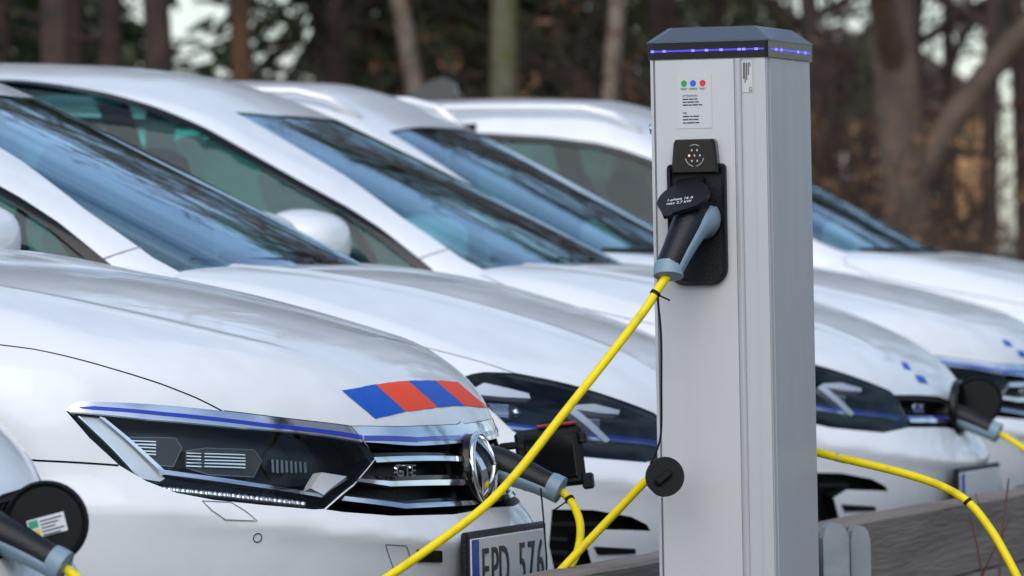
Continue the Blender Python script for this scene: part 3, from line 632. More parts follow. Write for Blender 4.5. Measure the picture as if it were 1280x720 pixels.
# ------------------------------------------------------------------ the cars
D = DRAW
VM = .6*math.pi/2
def rounded(parent, name, c, d, m, bev=.02, R=None):
    return MB().box(c, d, R, bev).build(name, m, parent, auto=50)
def emblem(parent, c, r, tilt):
    """round domed badge: ring, V over W, standing on the nose facing forward"""
    ex, ez = np.array((0, 1., 0)), np.array((-math.sin(tilt), 0, math.cos(tilt))); en = np.array((math.cos(tilt), 0, math.sin(tilt)))
    dome = lambda a, b: .024*(1 - min(1, a*a+b*b))
    P = lambda a, b, n: np.array(c) + ex*a*r + ez*b*r + en*(n + dome(a, b))
    e = empty('emblem', parent=parent)
    MB().tube([P(math.cos(t), math.sin(t), .001) for t in np.linspace(0, 2*math.pi, 49)], .0062, 10, False).build('ring', CHROME, e, True)
    MB().lathe([(r*1.04, -.04), (r*1.04, -.002)] + [(r*q, .024*(1-q*q)-.001) for q in (.95, .8, .6, .4, .2, 0)], 40, c, np.stack([ex, ez, en], 1)).build('backing', GLOSSBLACK, e, True)
    for line in ([(-.42, .86), (0, .08), (.42, .86)], [(-.84, .46), (-.44, -.80), (0, .02), (.44, -.80), (.84, .46)]):
        m = MB()
        for a, b in zip(line[:-1], line[1:]):
            a, b = np.array(a), np.array(b); t = (b-a)/np.linalg.norm(b-a); q = np.array((-t[1], t[0]))*.085
            a, b = a-t*.04, b+t*.04
            ring = [tuple(a+(b-a)*k/5-q) for k in range(6)] + [tuple(a+(b-a)*k/5+q) for k in range(5, -1, -1)]
            V = [P(x, y, .0035) for x, y in ring] + [P(x, y, -.003) for x, y in ring]
            F = [(k, k+1, 10-k, 11-k) for k in range(5)] + [(k, k+12, (k+1) % 12+12, (k+1) % 12) for k in range(12)]
            m.add(V, F)
        m.build('letter', CHROME, e)
    return e
def wheel(parent, x, side):
    w = empty('wheel', (x, side*.80, .345), parent=parent)
    R = np.array(((1, 0, 0), (0, 0, 1), (0, -1, 0)))
    MB().lathe([(.21, -.10), (.30, -.112), (.335, -.095), (.345, -.05), (.345, .05), (.335, .095), (.30, .112), (.21, .10)], 36, R=R).build('tyre', TYRE, w, auto=40)
    rim = MB().lathe([(.22, -.09), (.225, .09), (.212, .095), (.205, .02), (.205, -.09)], 36, R=R)
    for k in range(5):
        a = 2*math.pi*k/5
        Rk = np.array(((math.cos(a), 0, -math.sin(a)), (0, 1, 0), (math.sin(a), 0, math.cos(a))))
        rim.box(Rk @ np.array((.115, -side*-.06, 0)), (.19, .03, .05), Rk, .006)
    rim.lathe([(.05, -.02), (.05, .08), (.03, .09), (0, .09)], 16, R=R if side > 0 else R @ np.diag((1, -1, -1)))
    rim.build('rim', ALLOY, w, auto=40)
def door_mirror(parent, c, side):
    e = empty('door_mirror', parent=parent)
    V, F, n, k = [], [], 28, 15
    for i in range(k):
        b = math.pi*(i/(k-1)-.5)
        for j in range(n):
            a = 2*math.pi*j/n
            p = lambda v, q: math.copysign(abs(v)**q, v)
            x = .100*p(math.cos(b), .6)*p(math.cos(a), .7); y = .13*p(math.cos(b), .6)*p(math.sin(a), .7); z = .070*p(math.sin(b), .65)
            x = x*(1 if x > 0 else .80)
            z = z*(1 - .12*(y/.13) - .16*max(x, 0)/.105) - .10*x
            V.append((c[0]+x+.02, side*(c[1]+y), c[2]+z))
    F = [(i*n+j, i*n+(j+1) % n, (i+1)*n+(j+1) % n, (i+1)*n+j) for i in range(k-1) for j in range(n)]
    if side < 0: F = [f[::-1] for f in F]
    mesh_obj('shell', V, F, parent.get('_paint_mat') and MATS[parent['_paint_mat']] or PAINT, e)
    MB().box((c[0]-.035, side*c[1], c[2]), (.01, .20, .10), None, .004).build('mirror_glass', CHROME, e, auto=40)
    MB().box((c[0]+.03, side*(c[1]-.13), c[2]-.045), (.07, .12, .03), None, .008).build('arm', BLACK, e, auto=40)
def seats(parent):
    for x, ys in ((-2.12, (-.37, .37)), (-3.0, (-.4, 0, .4))):
        for y in ys:
            e = empty('seat', parent=parent)
            R = np.array(((math.cos(.3), 0, -math.sin(.3)), (0, 1, 0), (math.sin(.3), 0, math.cos(.3))))
            MB().box((x, y, .86), (.16, .46 if len(ys) == 2 else .38, .62), R, .05).build('backrest', SEATM, e, auto=50)
            MB().box((x-.13, y, 1.24), (.10, .25, .17), R, .035).build('headrest', SEATM, e, auto=50)
            [MB().tube([(x-.11, y+q, 1.10), (x-.13, y+q, 1.2)], .008).build('headrest_post', ALLOY, e, True) for q in (-.05, .05)]
def reflector(parent, S, keys, modkeys, side, grey):
    for mk in modkeys: patch('module', S, D[mk], MODULE, parent, -.034, -.07, side, .02)
    for mk in modkeys: ribbon('bezel', S, list(D[mk]) + [D[mk][0]], .0007, DULLCHROME, parent, -.0335, side)
    for mk in modkeys:
        if mk[0] == 'P': continue
        q = np.array(D[mk]); c = q[q[:, 0].argsort()[-2:]].mean(0)*.62 + q.mean(0)*.38; X = S.surf(S.inv(c[None])); n = S.normal(X)[0]
        MB().lathe([(0, -.012), (.009, -.008), (.012, 0), (.009, .008), (0, .012)], 14, (X[0]-n*.028)*[1, -side, 1]).build('bulb', CHROME, parent, True)
    for k in keys: patch('reflector_rib', S, D[k], DULLCHROME if k[2:4] == 'rd' else BRIGHT, parent, -.022, -.036, side, .02)

def build_car(kind, paint=None):
    paint = paint or PAINT
    P = PASSAT if kind == 'P' else GOLF
    S, U = make_lower(P), make_upper(P)
    root = empty('estate_car' if kind == 'P' else 'hatchback_car')
    root['_paint_mat'] = paint.name
    xf = P['xf']
    U_ = lambda *pts: uvp(S, pts)
    arch_x = (-.93, -.93-2.9) if kind == 'P' else (-.90, -.90-2.75)
    def arch(x):
        a = [(x+.365*math.cos(t), -.88, .345+.365*math.sin(t)) for t in np.linspace(-.35, math.pi+.35, 26)]
        return S.inv(np.array(a))
    if kind == 'P':
        gap = [(-1.285, -.66, 1.03), (-1.262, -.74, .99), (-1.17, -.79, .955), (-.98, -.82, .915), (-.80, -.818, .882)] + D['P_gap']
        bt, lt, lr = D['P_band_top'], D['P_lens_top'], D['P_lens_rest']
        head = bt + [lt[-1]] + lr
        lens = lt + lr
        gt = [tuple(p) for p in np.minimum(spline(D['P_gband_top'], 6), [9, 0, 9])]; gri = gt + D['P_grille'][4:]
        bt = [tuple(p) for p in spline(bt, 4)]; lead = bt[16:] + gt[1:]
        seam = [(-.75, -.89, .668)] + D['P_seam']
        hood = [(-1.12, 0, 1.02), (-1.15, -.3, 1.02), (-1.22, -.52, 1.03)] + gap + lead
        cowl = [(-1.12, 0, 1.02), (-1.15, -.3, 1.02), (-1.22, -.52, 1.03), (-1.285, -.66, 1.03)]
        low = [[(-.02, 0, .36), (-.04, -.30, .36), (-.08, -.42, .35), (-.10, -.44, .27), (-.05, 0, .26)],
               [(-.19, -.60, .395), (-.12, -.50, .39), (-.10, -.46, .29), (-.2, -.6, .27), (-.33, -.73, .30), (-.36, -.76, .36)]]
    else:
        gap = [(-1.108, -.64, 1.0), (-1.09, -.70, .975), D['G_gap'][1], (-.85, -.80, .90), (-.65, -.80, .855)] + D['G_gap_front'] + [(-.345, -.712, .762)]
        ht, hb = D['G_head_top'], D['G_head_bot']
        head = lens = ht + hb
        gg = D['G_grille']; gri = [ht[-1]] + gg[1:] + [hb[1]]
        lead = [ht[-1], gg[1], gg[2]]
        lead = [ht[3]] + ht[4:] + gg[1:3]
        seam = [(-.73, -.885, .66), (-.55, -.86, .665), (-.41, -.81, .68), (-.385, -.804, .70)]
        hood = [(-.96, 0, 1.0), (-.985, -.3, 1.0), (-1.04, -.5, 1.0)] + gap + lead
        cowl = [(-.96, 0, 1.0), (-.985, -.3, 1.0), (-1.04, -.5, 1.0), (-1.108, -.64, 1.0)]
        low = [[(-.0, 0, .33), (-.03, -.36, .33), (-.06, -.44, .31), (-.08, -.44, .25), (-.03, 0, .25)], D['G_slot'], D['G_slot_low']]
    bump_poly = np.vstack([S.inv(np.array(seam)), S.inv(np.array([(-.33, -.70, .68), (-.27, -.5, .80)])), [[.35, VM], [VM, VM], [VM, -VM], [.1, -VM]], S.inv(np.array([(-.74, -.88, .345)]))])
    cab = np.vstack([S.inv(np.array(cowl)), S.inv(np.array([(-1.36, -.70, 1.02), (-1.7, -.735, 1.0), (-P['L']+.35, -.70, 1.0)])), [[-P['L']+.35-xf, VM]]])
    rect = lambda x0, x1, va, vb: np.array([(x0-xf, va), (x1-xf, va), (x1-xf, vb), (x0-xf, vb)])
    w = .0015
    gaps = [strip(S, gap, w), strip(S, lead, w), strip(S, seam, .0018)]
    dx = (-1.42, -2.52, -3.45) if kind == 'P' else (-1.30, -2.45, -3.3)
    for x in dx: gaps.append(strip(S, [(x+.03, -.89, .30), (x, -.9, .6), (x-.02, -.88, .8), (x-.04, -.80, .97)], w))
    regs = [(None, uvp(S, head), 0, 0), (None, uvp(S, gri), 0, 0)] + [(None, g, 0, 0) for g in gaps] + \
           [(None, arch(x), 0, 0) for x in arch_x] + [(None, uvp(S, q), 0, 0) for q in low] + \
           [(None, cab, 0, 0), ('bonnet', uvp(S, hood), paint, 'both'), ('front_bumper', bump_poly, paint, 'both'),
            ('front_door', rect(dx[1], dx[0], -.22, .66), paint, 'side'), ('rear_door', rect(dx[2], dx[1], -.22, .66), paint, 'side'),
            ('front_wing', rect(dx[0], .9, -VM, VM), paint, 'side'), ('rear_body', None, paint, 'both')]
    ends = -P['L'] - xf + .16
    panels(S, ((ends, VM), (-VM, VM)), regs, (.10, .019, -1.45-xf), root, None)
    vs = np.linspace(-VM, VM, 40); X = S.surf(np.stack([np.full(40, ends), vs], 1))
    V = list(X) + [(x, -y, z) for x, y, z in X[::-1][1:-1]]
    mesh_obj('tailgate', V, [tuple(range(len(V)))], paint, root, smooth=False)
    # dark channel under every joint
    sm = empty('panel_joints', parent=root)
    for ln, bo in ((gap, 0), (lead, 0), (seam, 0)):
        for sd in (-1, 1): ribbon('joint', S, ln, .009, SEAM, sm, -.007, sd)
    for x in dx:
        for sd in (-1, 1): ribbon('joint', S, [(x+.03, -.89, .30), (x, -.9, .6), (x-.02, -.88, .8), (x-.04, -.80, .97)], .012, SEAM, sm, -.008, sd, .05)
    # scuttle panel and cabin
    ck = np.array(cowl); ck2 = ck + np.array((-.22, 0, 0))
    patch('scuttle_panel', S, np.vstack([ck, ck2[::-1]]), BLACK, root, -.018, None, -1, .04, both=True)
    tub = MB()
    x0, x1 = (-1.38, -4.45) if kind == 'P' else (-1.22, -4.0)
    tub.box(((x0+x1)/2, 0, .50), (x0-x1, 1.46, .02))
    for sd in (-1, 1): tub.box(((x0+x1)/2, sd*.725, .71), (x0-x1, .012, .42))
    tub.box((x1, 0, .75), (.02, 1.46, .46))
    tub.build('cabin_floor', CABIN, root)
    db = -1.30 if kind == 'P' else -1.16
    rounded(root, 'dashboard', (db-.22, 0, .90), (.50, 1.42, .19), CABIN, .05)
    sw = empty('steering_wheel', parent=root)
    Rw = np.array(((math.cos(1.15), 0, math.sin(1.15)), (0, 1, 0), (-math.sin(1.15), 0, math.cos(1.15))))
    wc = np.array((db-.55, .37, .97))
    MB().tube([wc + Rw @ np.array((.185*math.cos(t), .185*math.sin(t), 0)) for t in np.linspace(0, 2*math.pi, 33)], .015, 8, False).build('wheel_ring', BLACK, sw, True)
    MB().box(wc, (.05, .34, .03), Rw, .01).box(wc + Rw @ np.array((0, 0, .01)), (.13, .13, .04), Rw, .015).build('wheel_hub', BLACK, sw, auto=40)
    seats(root)
    rounded(root, 'underbody', (-P['L']/2, 0, .21), (P['L']-.9, 1.45, .10), BLACK, .02)
    # ---- glass house
    ws = D[kind+'_ws']
    if kind == 'P':
        wsp = ws + [(-1.86, -.25, 1.45), (-1.845, 0, 1.46)]
        base = [(-1.01, 0, .955), (-1.04, -.35, .955), (-1.16, -.60, .965), (-1.25, -.65, .985)]
        sd_ = [(-1.36, -.80, .985), (-1.45, -.775, 1.045), (-1.60, -.745, 1.155), (-1.76, -.70, 1.26)] + D['P_side'] + [(-3.1, -.565, 1.425), (-3.8, -.58, 1.375), (-4.2, -.63, 1.25), (-4.32, -.70, 1.10), (-4.3, -.76, .99)]
        posts = (-2.52, -3.45)
    else:
        wsp = ws + [(-1.73, -.25, 1.425), (-1.715, 0, 1.435)]
        base = [(-.89, 0, .955), (-.91, -.35, .955), (-1.0, -.60, .955), (-1.07, -.66, .965)]
        sd_ = D['G_side'] + [(-2.8, -.52, 1.475), (-3.3, -.55, 1.40), (-3.7, -.62, 1.25), (-3.82, -.70, 1.10), (-3.8, -.76, .985)]
        posts = (-2.45, -3.3)
    wsp = wsp + base
    sd_ = sd_ + [(-2.5, -.80, .972)]
    uend = P['rx'] + .30 - P['uxf']
    panels(U, ((uend, VM), (-.02, VM)), [(None, uvp(U, wsp), 0, 0), (None, uvp(U, sd_), 0, 0), ('roof', None, paint, 'both')], (.10, .024, -1.3-P['uxf']-1.2), root, None)
    vs = np.linspace(-.02, VM, 30); X = U.surf(np.stack([np.full(30, uend), vs], 1))
    V = list(X) + [(x, -y, z) for x, y, z in X[::-1][1:]]
    mesh_obj('rear_window', V, [tuple(range(len(V)))], WINDOW, root, smooth=False)
    patch('windscreen', U, wsp, SCREEN, root, -.004, None, -1, .03, both=True)
    edge = ws + wsp[len(ws):len(ws)+2]
    for sd in (-1, 1): ribbon('windscreen_frit', U, edge, .007, GLOSSBLACK, root, -.006, sd)
    patch('headliner', U, [(-1.95, 0, 1.5), (-1.95, -.40, 1.45), (-2.2, -.47, 1.49), (-3.6, -.45, 1.45), (-3.6, 0, 1.5)], mat('headliner', (.33, .33, .32), .9), root, -.025, None, -1, .06, both=True)
    if kind == 'G':
        for sd in (-1, 1): ribbon('post_joint', U, D['G_post_joint'], .0016, mat('cover_joint', (.22, .22, .22), .8), root, .0006, sd)
    for sd in (-1, 1):
        sg = empty('side_window', parent=root)
        patch('pane', U, sd_, WINDOW, sg, -.004, None, sd, .045)
        cl = sd_ + [sd_[0]]
        ribbon('window_trim', U, cl, .011 if kind == 'P' else .0125, GLOSSBLACK, sg, .0015, sd)
        for x in posts:
            zt = 1.445 if kind == 'P' else 1.475
            ribbon('pillar_cover', U, [(x+.05, -.8, .98), (x+.0, -.70, 1.25), (x-.03, -.56, zt-.015)], .045, GLOSSBLACK, sg, .0005, sd)
    wy = [(-.14, -.62), (-.06, -.45), (-.01, -.2), (0, 0), (-.01, .2)]; cx_ = cowl[0][0]
    for q in ((-.58, -.02), (.02, .52)):
        yy = np.linspace(*q, 8); xx = -.5*yy*yy*.55 + cx_ - .035
        MB().tube([(x_, y_, 1.006 + (.036 if kind == 'P' else 0) + .010*(k_ % 2)*0) for k_, (x_, y_) in enumerate(zip(xx, yy))], .007, 6).build('wiper', BLACK, root, True)
    MB().box((cx_-.80, 0, 1.345), (.035, .24, .065), None, .012).build('inside_mirror', BLACK, root, auto=50)
    for sd in (-1, 1): door_mirror(root, (-1.465, .965, 1.066) if kind == 'G' else (-1.66, .985, 1.075), sd)
    if kind == 'P':
        for sd in (-1, 1):
            u = np.linspace(-1.97, -4.25, 26); q = np.array([(x, -.545, 1.45) for x in u])
            X = U.surf(U.inv(q)); h = .036*np.clip(np.minimum((u[0]-u)/.14, (u-u[-1])/.14), 0, 1)**.6
            X = X + np.array((0, 0, 1))*h[:, None]; X[:, 1] *= -sd
            MB().tube(X, .013, 10).build('roof_rail', mat('satin_rail', (.80, .80, .80), .3, .3, coat=.5), root, True)
    for x in dx[:2]:
        for sd in (-1, 1):
            hx = x-.86 if x == dx[0] else x-.78
            hd = MB().tube([(hx, sd*.905, .80), (hx+.03, sd*.935, .805), (hx+.19, sd*.935, .81), (hx+.22, sd*.905, .81)], .012, 8).build('door_handle', paint, root, True)
    for x in arch_x:
        for sd in (-1, 1): wheel(root, x, sd)
    # ---- nose
    for sd in (-1, 1):
        hl = empty('headlight', parent=root)
        patch('housing', S, head, LAMPGREY, hl, -.062, -.003, sd, .03)
        patch('lens', S, lens, LENS if kind == 'P' else LENS2, hl, -.0015, None, sd, .02)
        if kind == 'P':
            patch('chrome_strip', S, bt + lt[::-1], CHROME, hl, .0, -.02, sd, .018)
            patch('blue_strip', S, D['P_blue'], BLUETRIM, hl, .0014, -.002, sd, .018)
            patch('light_guide', S, D['P_guide'], CLEAR, hl, -.018, -.03, sd, .02)
            patch('light_guide', S, D['P_guide_line'], CHROME, hl, -.010, -.03, sd, .012)
            patch('light_block', S, D['P_block'], mat('white_diffuser', (.92, .92, .92), .3), hl, -.008, -.03, sd, .02)
            reflector(hl, S, ['P_r%s%d' % (c, i) for c in 'abc' for i in range(5)] + ['P_rd%d' % i for i in range(8)], ['P_mod1', 'P_mod2'], sd, LAMPGREY)
            X = S.surf(uvp(S, D['P_led'])); N = S.normal(X)
            bead = MB()
            for p, n in zip(X, N):
                for dzz in (0,): 
                    q = (p - n*.02)*[1, -sd, 1] + np.array((dzz, 0, 0))
                    bead.lathe([(.0, .006), (.0058, .003), (.0066, -.005)][::-1], 8, q)
            bead.build('diode_row', BRIGHT, hl, True)
            ribbon('chrome_edge', S, lt, .0012, CHROME, hl, -.004, sd)
            g_ = D['P_guide']
            ribbon('chrome_edge', S, [g_[0], g_[5]], .0013, CHROME, hl, -.014, sd); ribbon('chrome_edge', S, [g_[1], g_[2]], .0013, CHROME, hl, -.008, sd)
            ribbon('chrome_edge', S, [lr[0], lr[1], lr[2]], .0010, DULLCHROME, hl, -.008, sd)
            ribbon('lower_ledge', S, [lr[3], lr[4], lr[5], lr[6], lr[7]], .0035, MODULE, hl, -.012, sd)
        else:
            patch('chrome_line', S, D['G_line'], CHROME, hl, -.012, -.03, sd, .016)
            ln = np.array(D['G_line']); k = len(ln)//2
            patch('blue_line', S, list(ln[:k] + (0, 0, .005)) + list(ln[:k][::-1] - (0, 0, .001)), BLUETRIM, hl, -.011, -.02, sd, .016)
            patch('light_guide', S, D['G_brow1'], mat('white_diffuser', (.92, .92, .92), .3), hl, -.012, -.03, sd, .02)
            patch('light_guide', S, D['G_brow2'], mat('white_diffuser', (.92, .92, .92), .3), hl, -.010, -.03, sd, .015)
            reflector(hl, S, ['G_r%s%d' % (c, i) for c in 'ab' for i in range(6)], ['G_mod1'], sd, LAMPGREY)
    gr = empty('grille', parent=root)
    patch('grille_back', S, gri, BLACK, gr, -.055, -.001, -1, .025, both=True)
    if kind == 'P':
        patch('chrome_band', S, gt + [tuple(p) for p in np.minimum(spline(D['P_gband_bot'], 6), [9, 0, 9])], CHROME, gr, .001, -.03, -1, .018, both=True)
        patch('blue_band', S, D['P_gblue'], BLUETRIM, gr, .0026, -.002, -1, .018, both=True)
        for k in ('P_bar1', 'P_bar2', 'P_bar3'):
            b = np.array(D[k])
            patch('bar', S, D[k], CHROME, gr, .002, -.012, -1, .018, both=True)
            up_ = b[:len(b)//2]; patch('bar_shelf', S, list(up_) + list(up_[::-1] + (0, 0, .010)), GLOSSBLACK, gr, -.012, -.04, -1, .02, both=True)
        bd = np.array(D['P_badge']); 
        emblem(root, (-.044, 0, .612), .0625, .12)
        plate_c = (-.004, -.004, .437)
        for q, nm in ((D['P_washer'], 'washer_cover'), (D['P_tow'], 'towing_cover')):
            for sd in (-1, 1):
                ribbon(nm, S, q + [q[0]], .0011, mat('cover_joint', (.22, .22, .22), .8), root, .0006, sd)
        X = S.surf(uvp(S, D['P_sensor'])); N = S.normal(X)
        for sd in (-1, 1):
            n = N[0]*[1, -sd, 1]; c = X[0]*[1, -sd, 1]; a = np.cross(n, (0, 0, 1.)); a /= np.linalg.norm(a); b = np.cross(a, n)
            MB().tube([c + n*.0004 + .0078*(a*math.cos(t) + b*math.sin(t)) for t in np.linspace(0, 2*math.pi, 25)], .0010, 6, False).build('parking_sensor', SEAM, root, True)
        patch('vent', S, D['P_lamp'], BLACK, root, .004, -.01, -1, .02)
    else:
        patch('chrome_band', S, D['G_gline'], CHROME, gr, .0, -.03, -1, .018, both=True)
        ln = np.array(D['G_gline'])[:3]
        patch('blue_band', S, list(ln + (0, 0, .008)) + list(ln[::-1] + (0, 0, .001)), BLUETRIM, gr, -.004, -.02, -1, .018, both=True)
        hc = MB()
        for r_ in range(4):
            for c_ in range(9):
                yy, zz = .06+c_*.038+(r_ % 2)*.019, .598+r_*.014
                for sd in (-1, 1): hc.tube([(-.09-.35*yy*yy, sd*yy, zz-.006), (-.085-.35*yy*yy, sd*(yy+.012), zz+.006)], .0022, 5)
        hc.build('mesh_bars', GLOSSBLACK, gr, True)['kind'] = 'stuff'
        patch('slot_trim', S, D['G_blade'], BLACK, root, .004, -.02, -1, .02); patch('slot_trim', S, D['G_blade'], BLACK, root, .004, -.02, 1, .02)
        plate_c = (.006, 0, .402)
        for sd in (-1, 1):
            for z_, xa, xb in ((.445, .262, .16), (.415, .268, .225), (.385, .270, .222), (.358, .268, .216)):
                ya, yb = -.735+.25*max(0, .262-xa), -.735+(.268-xb)*1.05
                ribbon('intake_slat', S, [(-xa, ya, z_), (-(xa+xb)/2, (ya+yb)/2, z_-.003), (-xb, yb, z_-.006)], .0045, DULLCHROME if z_ > .44 else GRAIN, root, -.020, sd)
        c = np.array((-.052, 0, .612))
        MB().tube([c + np.array((.012, .066*math.cos(t), .066*math.sin(t))) for t in np.linspace(0, 2*math.pi, 33)], .010, 8, False).build('socket_ring', GLOSSBLACK, root, True)
    for q in low:
        if q is low[0]: patch('lower_intake', S, q, BLACK, root, -.05, -.001, -1, .04, both=True)
        else:
            for sd in (-1, 1): patch('side_intake', S, q, BLACK, root, -.045, -.001, sd, .03)
    # badge letters on the near half of the grille
    bd = np.array(D[kind+'_badge']); ce = bd.mean(0); ex = bd[1]-bd[0]; wd = np.linalg.norm(ex); ex /= wd
    ez = np.array((0, 0, 1.)); en = np.cross(ex, ez); en /= np.linalg.norm(en); ez = np.cross(en, ex)
    text('GTE', .030, CHROME, gr, basis(ce + en*.012, ex, ez, en), .003, 1.15, 'badge')
    # number plate
    np_ = empty('number_plate', plate_c, parent=root)
    MB().box((0, 0, 0), (.014, .525, .140), None, .004).build('plate_frame', BLACK, np_, auto=40)
    MB().box((.0062, 0, 0), (.006, .497, .116), None, .002).build('plate_sheet', PLATEW, np_, auto=40)
    MB().box((.0072, -.224, 0), (.0062, .045, .112), None, .001).build('blue_field', PLATEB, np_, auto=40)
    return root, np_
def plate_text(np_, s):
    for i, ch in enumerate(s):
        if ch != ' ': text(ch, .108, INK, np_, basis((.0098, .022+(i-3)*.0615, -.003), (0, 1, 0), (0, 0, 1), (1, 0, 0)), .0014, .92, 'character')
def stripe(root, S, pts, n, m):
    f = np.array(pts); nn = S.normal(f)
    mesh_obj('stripe', f + nn*.0011, [(a*n+b, a*n+b+1, (a+1)*n+b+1, (a+1)*n+b) for a in range(n-1) for b in range(n-1)], m, root, nn)
def copy_tree(o, parent=None):
    c = o.copy(); COL.objects.link(c); c.parent = parent
    for ch in o.children: copy_tree(ch, c)
    return c
AZ = math.radians(15.5)
FV = np.array((math.cos(AZ), -math.sin(AZ), 0)); LV = np.array((math.sin(AZ), math.cos(AZ), 0))
def place(root, x, y): root.location = (x, y, 0); root.rotation_euler = (0, 0, -AZ)

estate, eplate = build_car('P')
hatch, hplate = build_car('G')
dark, _dp = build_car('P', DARKPAINT)
dark.name = 'estate_car'
GROUP = 'white cars parked in a row at the charging pillar'
est2 = copy_tree(estate); est3 = copy_tree(estate); hat2 = copy_tree(hatch); hat3 = copy_tree(hatch)
place(estate, -.0175, 11.617); place(hatch, .5236, 13.93); place(hat2, 1.152, 16.22); place(est2, 1.618, 18.52); place(est3, 2.47, 20.8); place(hat3, -.712, 9.31)
plate_text(eplate, 'EPD 576')
SPs, SGs = make_lower(PASSAT), make_lower(GOLF)
for i in range(4): stripe(estate, SPs, D['P_decal%d' % i], 8, DECALB if i % 2 == 0 else DECALR)
for i in range(2):
    stripe(est2, SPs, D['P_mark%d' % i], 4, DECALB); stripe(hat2, SGs, D['G_mark%d' % i], 4, DECALB)
tag(estate, 'white estate car whose chrome grille has its charging flap open, striped bonnet, plate EPD 576', 'car', GROUP)
tag(hatch, 'white hatchback parked between the EPD 576 car and another white hatchback', 'car', GROUP)
tag(hat2, 'white hatchback with round black charging lid open on its nose above the timber wall', 'car', GROUP)
tag(est2, 'white estate car with roof rails, parked just beyond the two adjoining white hatchbacks', 'car', GROUP)
tag(est3, 'white estate car at the end of the row nearest the wood', 'car', GROUP)
tag(hat3, 'white car next to the EPD 576 car, round black charging lid with sticker open', 'car', GROUP)
dark.location = (-4.9, 26.8, 0); dark.rotation_euler = (0, 0, math.pi - AZ); dark.scale = (1.14, 1.14, 1.14)
tag(dark, 'dark grey car with shark fin aerial behind the white cars, only its roof showing', 'car')
fin = MB(); fin.prism([(0, 0), (-.20, 0), (-.19, .055), (-.15, .075), (-.10, .06)], -.018, .018, lambda a, b, n: (-4.08+a, n, 1.487+b))
fin.build('aerial_fin', DARKPAINT, dark)
for r in (estate, est2, est3, hatch, hat2, hat3, dark):
    if '_paint_mat' in r: del r['_paint_mat']
# ------------------------------------------------------------------ ground
def sheet(name, x0, x1, y0, y1, z, m):
    return mesh_obj(name, [(x0, y0, z), (x1, y0, z), (x1, y1, z), (x0, y1, z)], [(0, 1, 2, 3)], m, smooth=False)
structure(sheet('ground', -900, 900, -600, 1500, -.02, mat('leaf_litter', (.07, .048, .03), .95, noise=(.8, (.11, .085, .045), .4, .65), bump=(6, .6))))
structure(sheet('parking_lot', -40, 60, -40, 34, -.004, mat('asphalt', (.05, .05, .052), .9, noise=(3, (.07, .07, .07), .4, .7), bump=(120, .4))))
def local(base):
    return lambda a, b: np.array(base) + FV*b + LV*a

# ------------------------------------------------------------------ timber wall in front of the cars
WOOD = [mat('weathered_wood_%d' % i, c, .85, noise=(9, c2, .4, .7), bump=(60, .35)) for i, (c, c2) in enumerate([((.24, .20, .17), (.15, .12, .10)), ((.27, .23, .195), (.18, .145, .12)), ((.22, .18, .15), (.14, .11, .092))])]
for m_ in WOOD:      # stretch the grain along the planks
    nt = m_.node_tree
    tc = [n for n in nt.nodes if n.type == 'TEX_COORD'][0]
    mp = nt.nodes.new('ShaderNodeMapping'); mp.inputs['Scale'].default_value = (1.0, .12, 1.6)
    nt.links.new(tc.outputs['Object'], mp.inputs['Vector'])
    for n in nt.nodes:
        if n.type == 'TEX_NOISE': nt.links.new(mp.outputs['Vector'], n.inputs['Vector'])
wall = empty('timber_wall', (.129, 11.2, 0), -AZ)
tag(wall, 'low weathered grey timber plank wall running along the noses of the cars', 'wall')
def plank(y0, y1, z0, z1, x, m_):
    n, V = 14, []
    jit = [random.uniform(-.003, .003) for _ in range(n+1)]
    for i in range(n+1):
        y = y0+(y1-y0)*i/n
        for (dx, z) in ((0, z0), (0, z1-.006), (-.008, z1), (-.09, z1), (-.09, z0)):
            V.append((x+dx+jit[i]*.6, y, z + (jit[i] if z > z0 else jit[(i*5) % (n+1)]*.8)))
    F = [(i*5+j, (i+1)*5+j, (i+1)*5+(j+1) % 5, i*5+(j+1) % 5) for i in range(n) for j in range(5)]
    F += [tuple(range(5)), tuple(n*5+j for j in range(5))[::-1]]
    mesh_obj('plank', V, F, m_, wall, smooth=False)
for r_, (za, zb) in enumerate(((0, .135), (.139, .285), (.289, .443))):
    y = -3.2 - r_*.7
    while y < 14:
        L_ = random.uniform(2.6, 3.6)
        plank(y, min(y+L_, 14.5), za, zb, random.uniform(-.004, .004), random.choice(WOOD)); y += L_ + .006
for k in range(9):
    MB().box((-.135, -2.6+k*2.1, .20), (.08, .08, .40), None, .006).build('stake', WOOD[2], wall, auto=40)

# steel post at the wall
GALV = mat('galvanised_steel', (.24, .27, .285), .5, .55, noise=(18, (.30, .325, .335), .4, .65), bump=(60, .03))
post = empty('guard_post', (.655, 12.75, 0), .12)
tag(post, 'grey galvanised steel post with rounded top beside the timber wall', 'post')
for nm, x, wd, h_, y in (('column', -.03, .052, .462, 0), ('column', .022, .040, .455, .02)):
    pr = [(-wd/2, 0), (wd/2, 0), (wd/2, h_-.03), (wd*.38, h_-.012), (wd*.2, h_-.002), (-wd*.2, h_), (-wd*.38, h_-.010), (-wd/2, h_-.03)]
    MB().prism(pr, -.028, .028, lambda a, b, n: (x+a, y+n, b)).build(nm, GALV, post)
MB().box((-.004, .03, .20), (.012, .03, .39)).build('web', GALV, post)

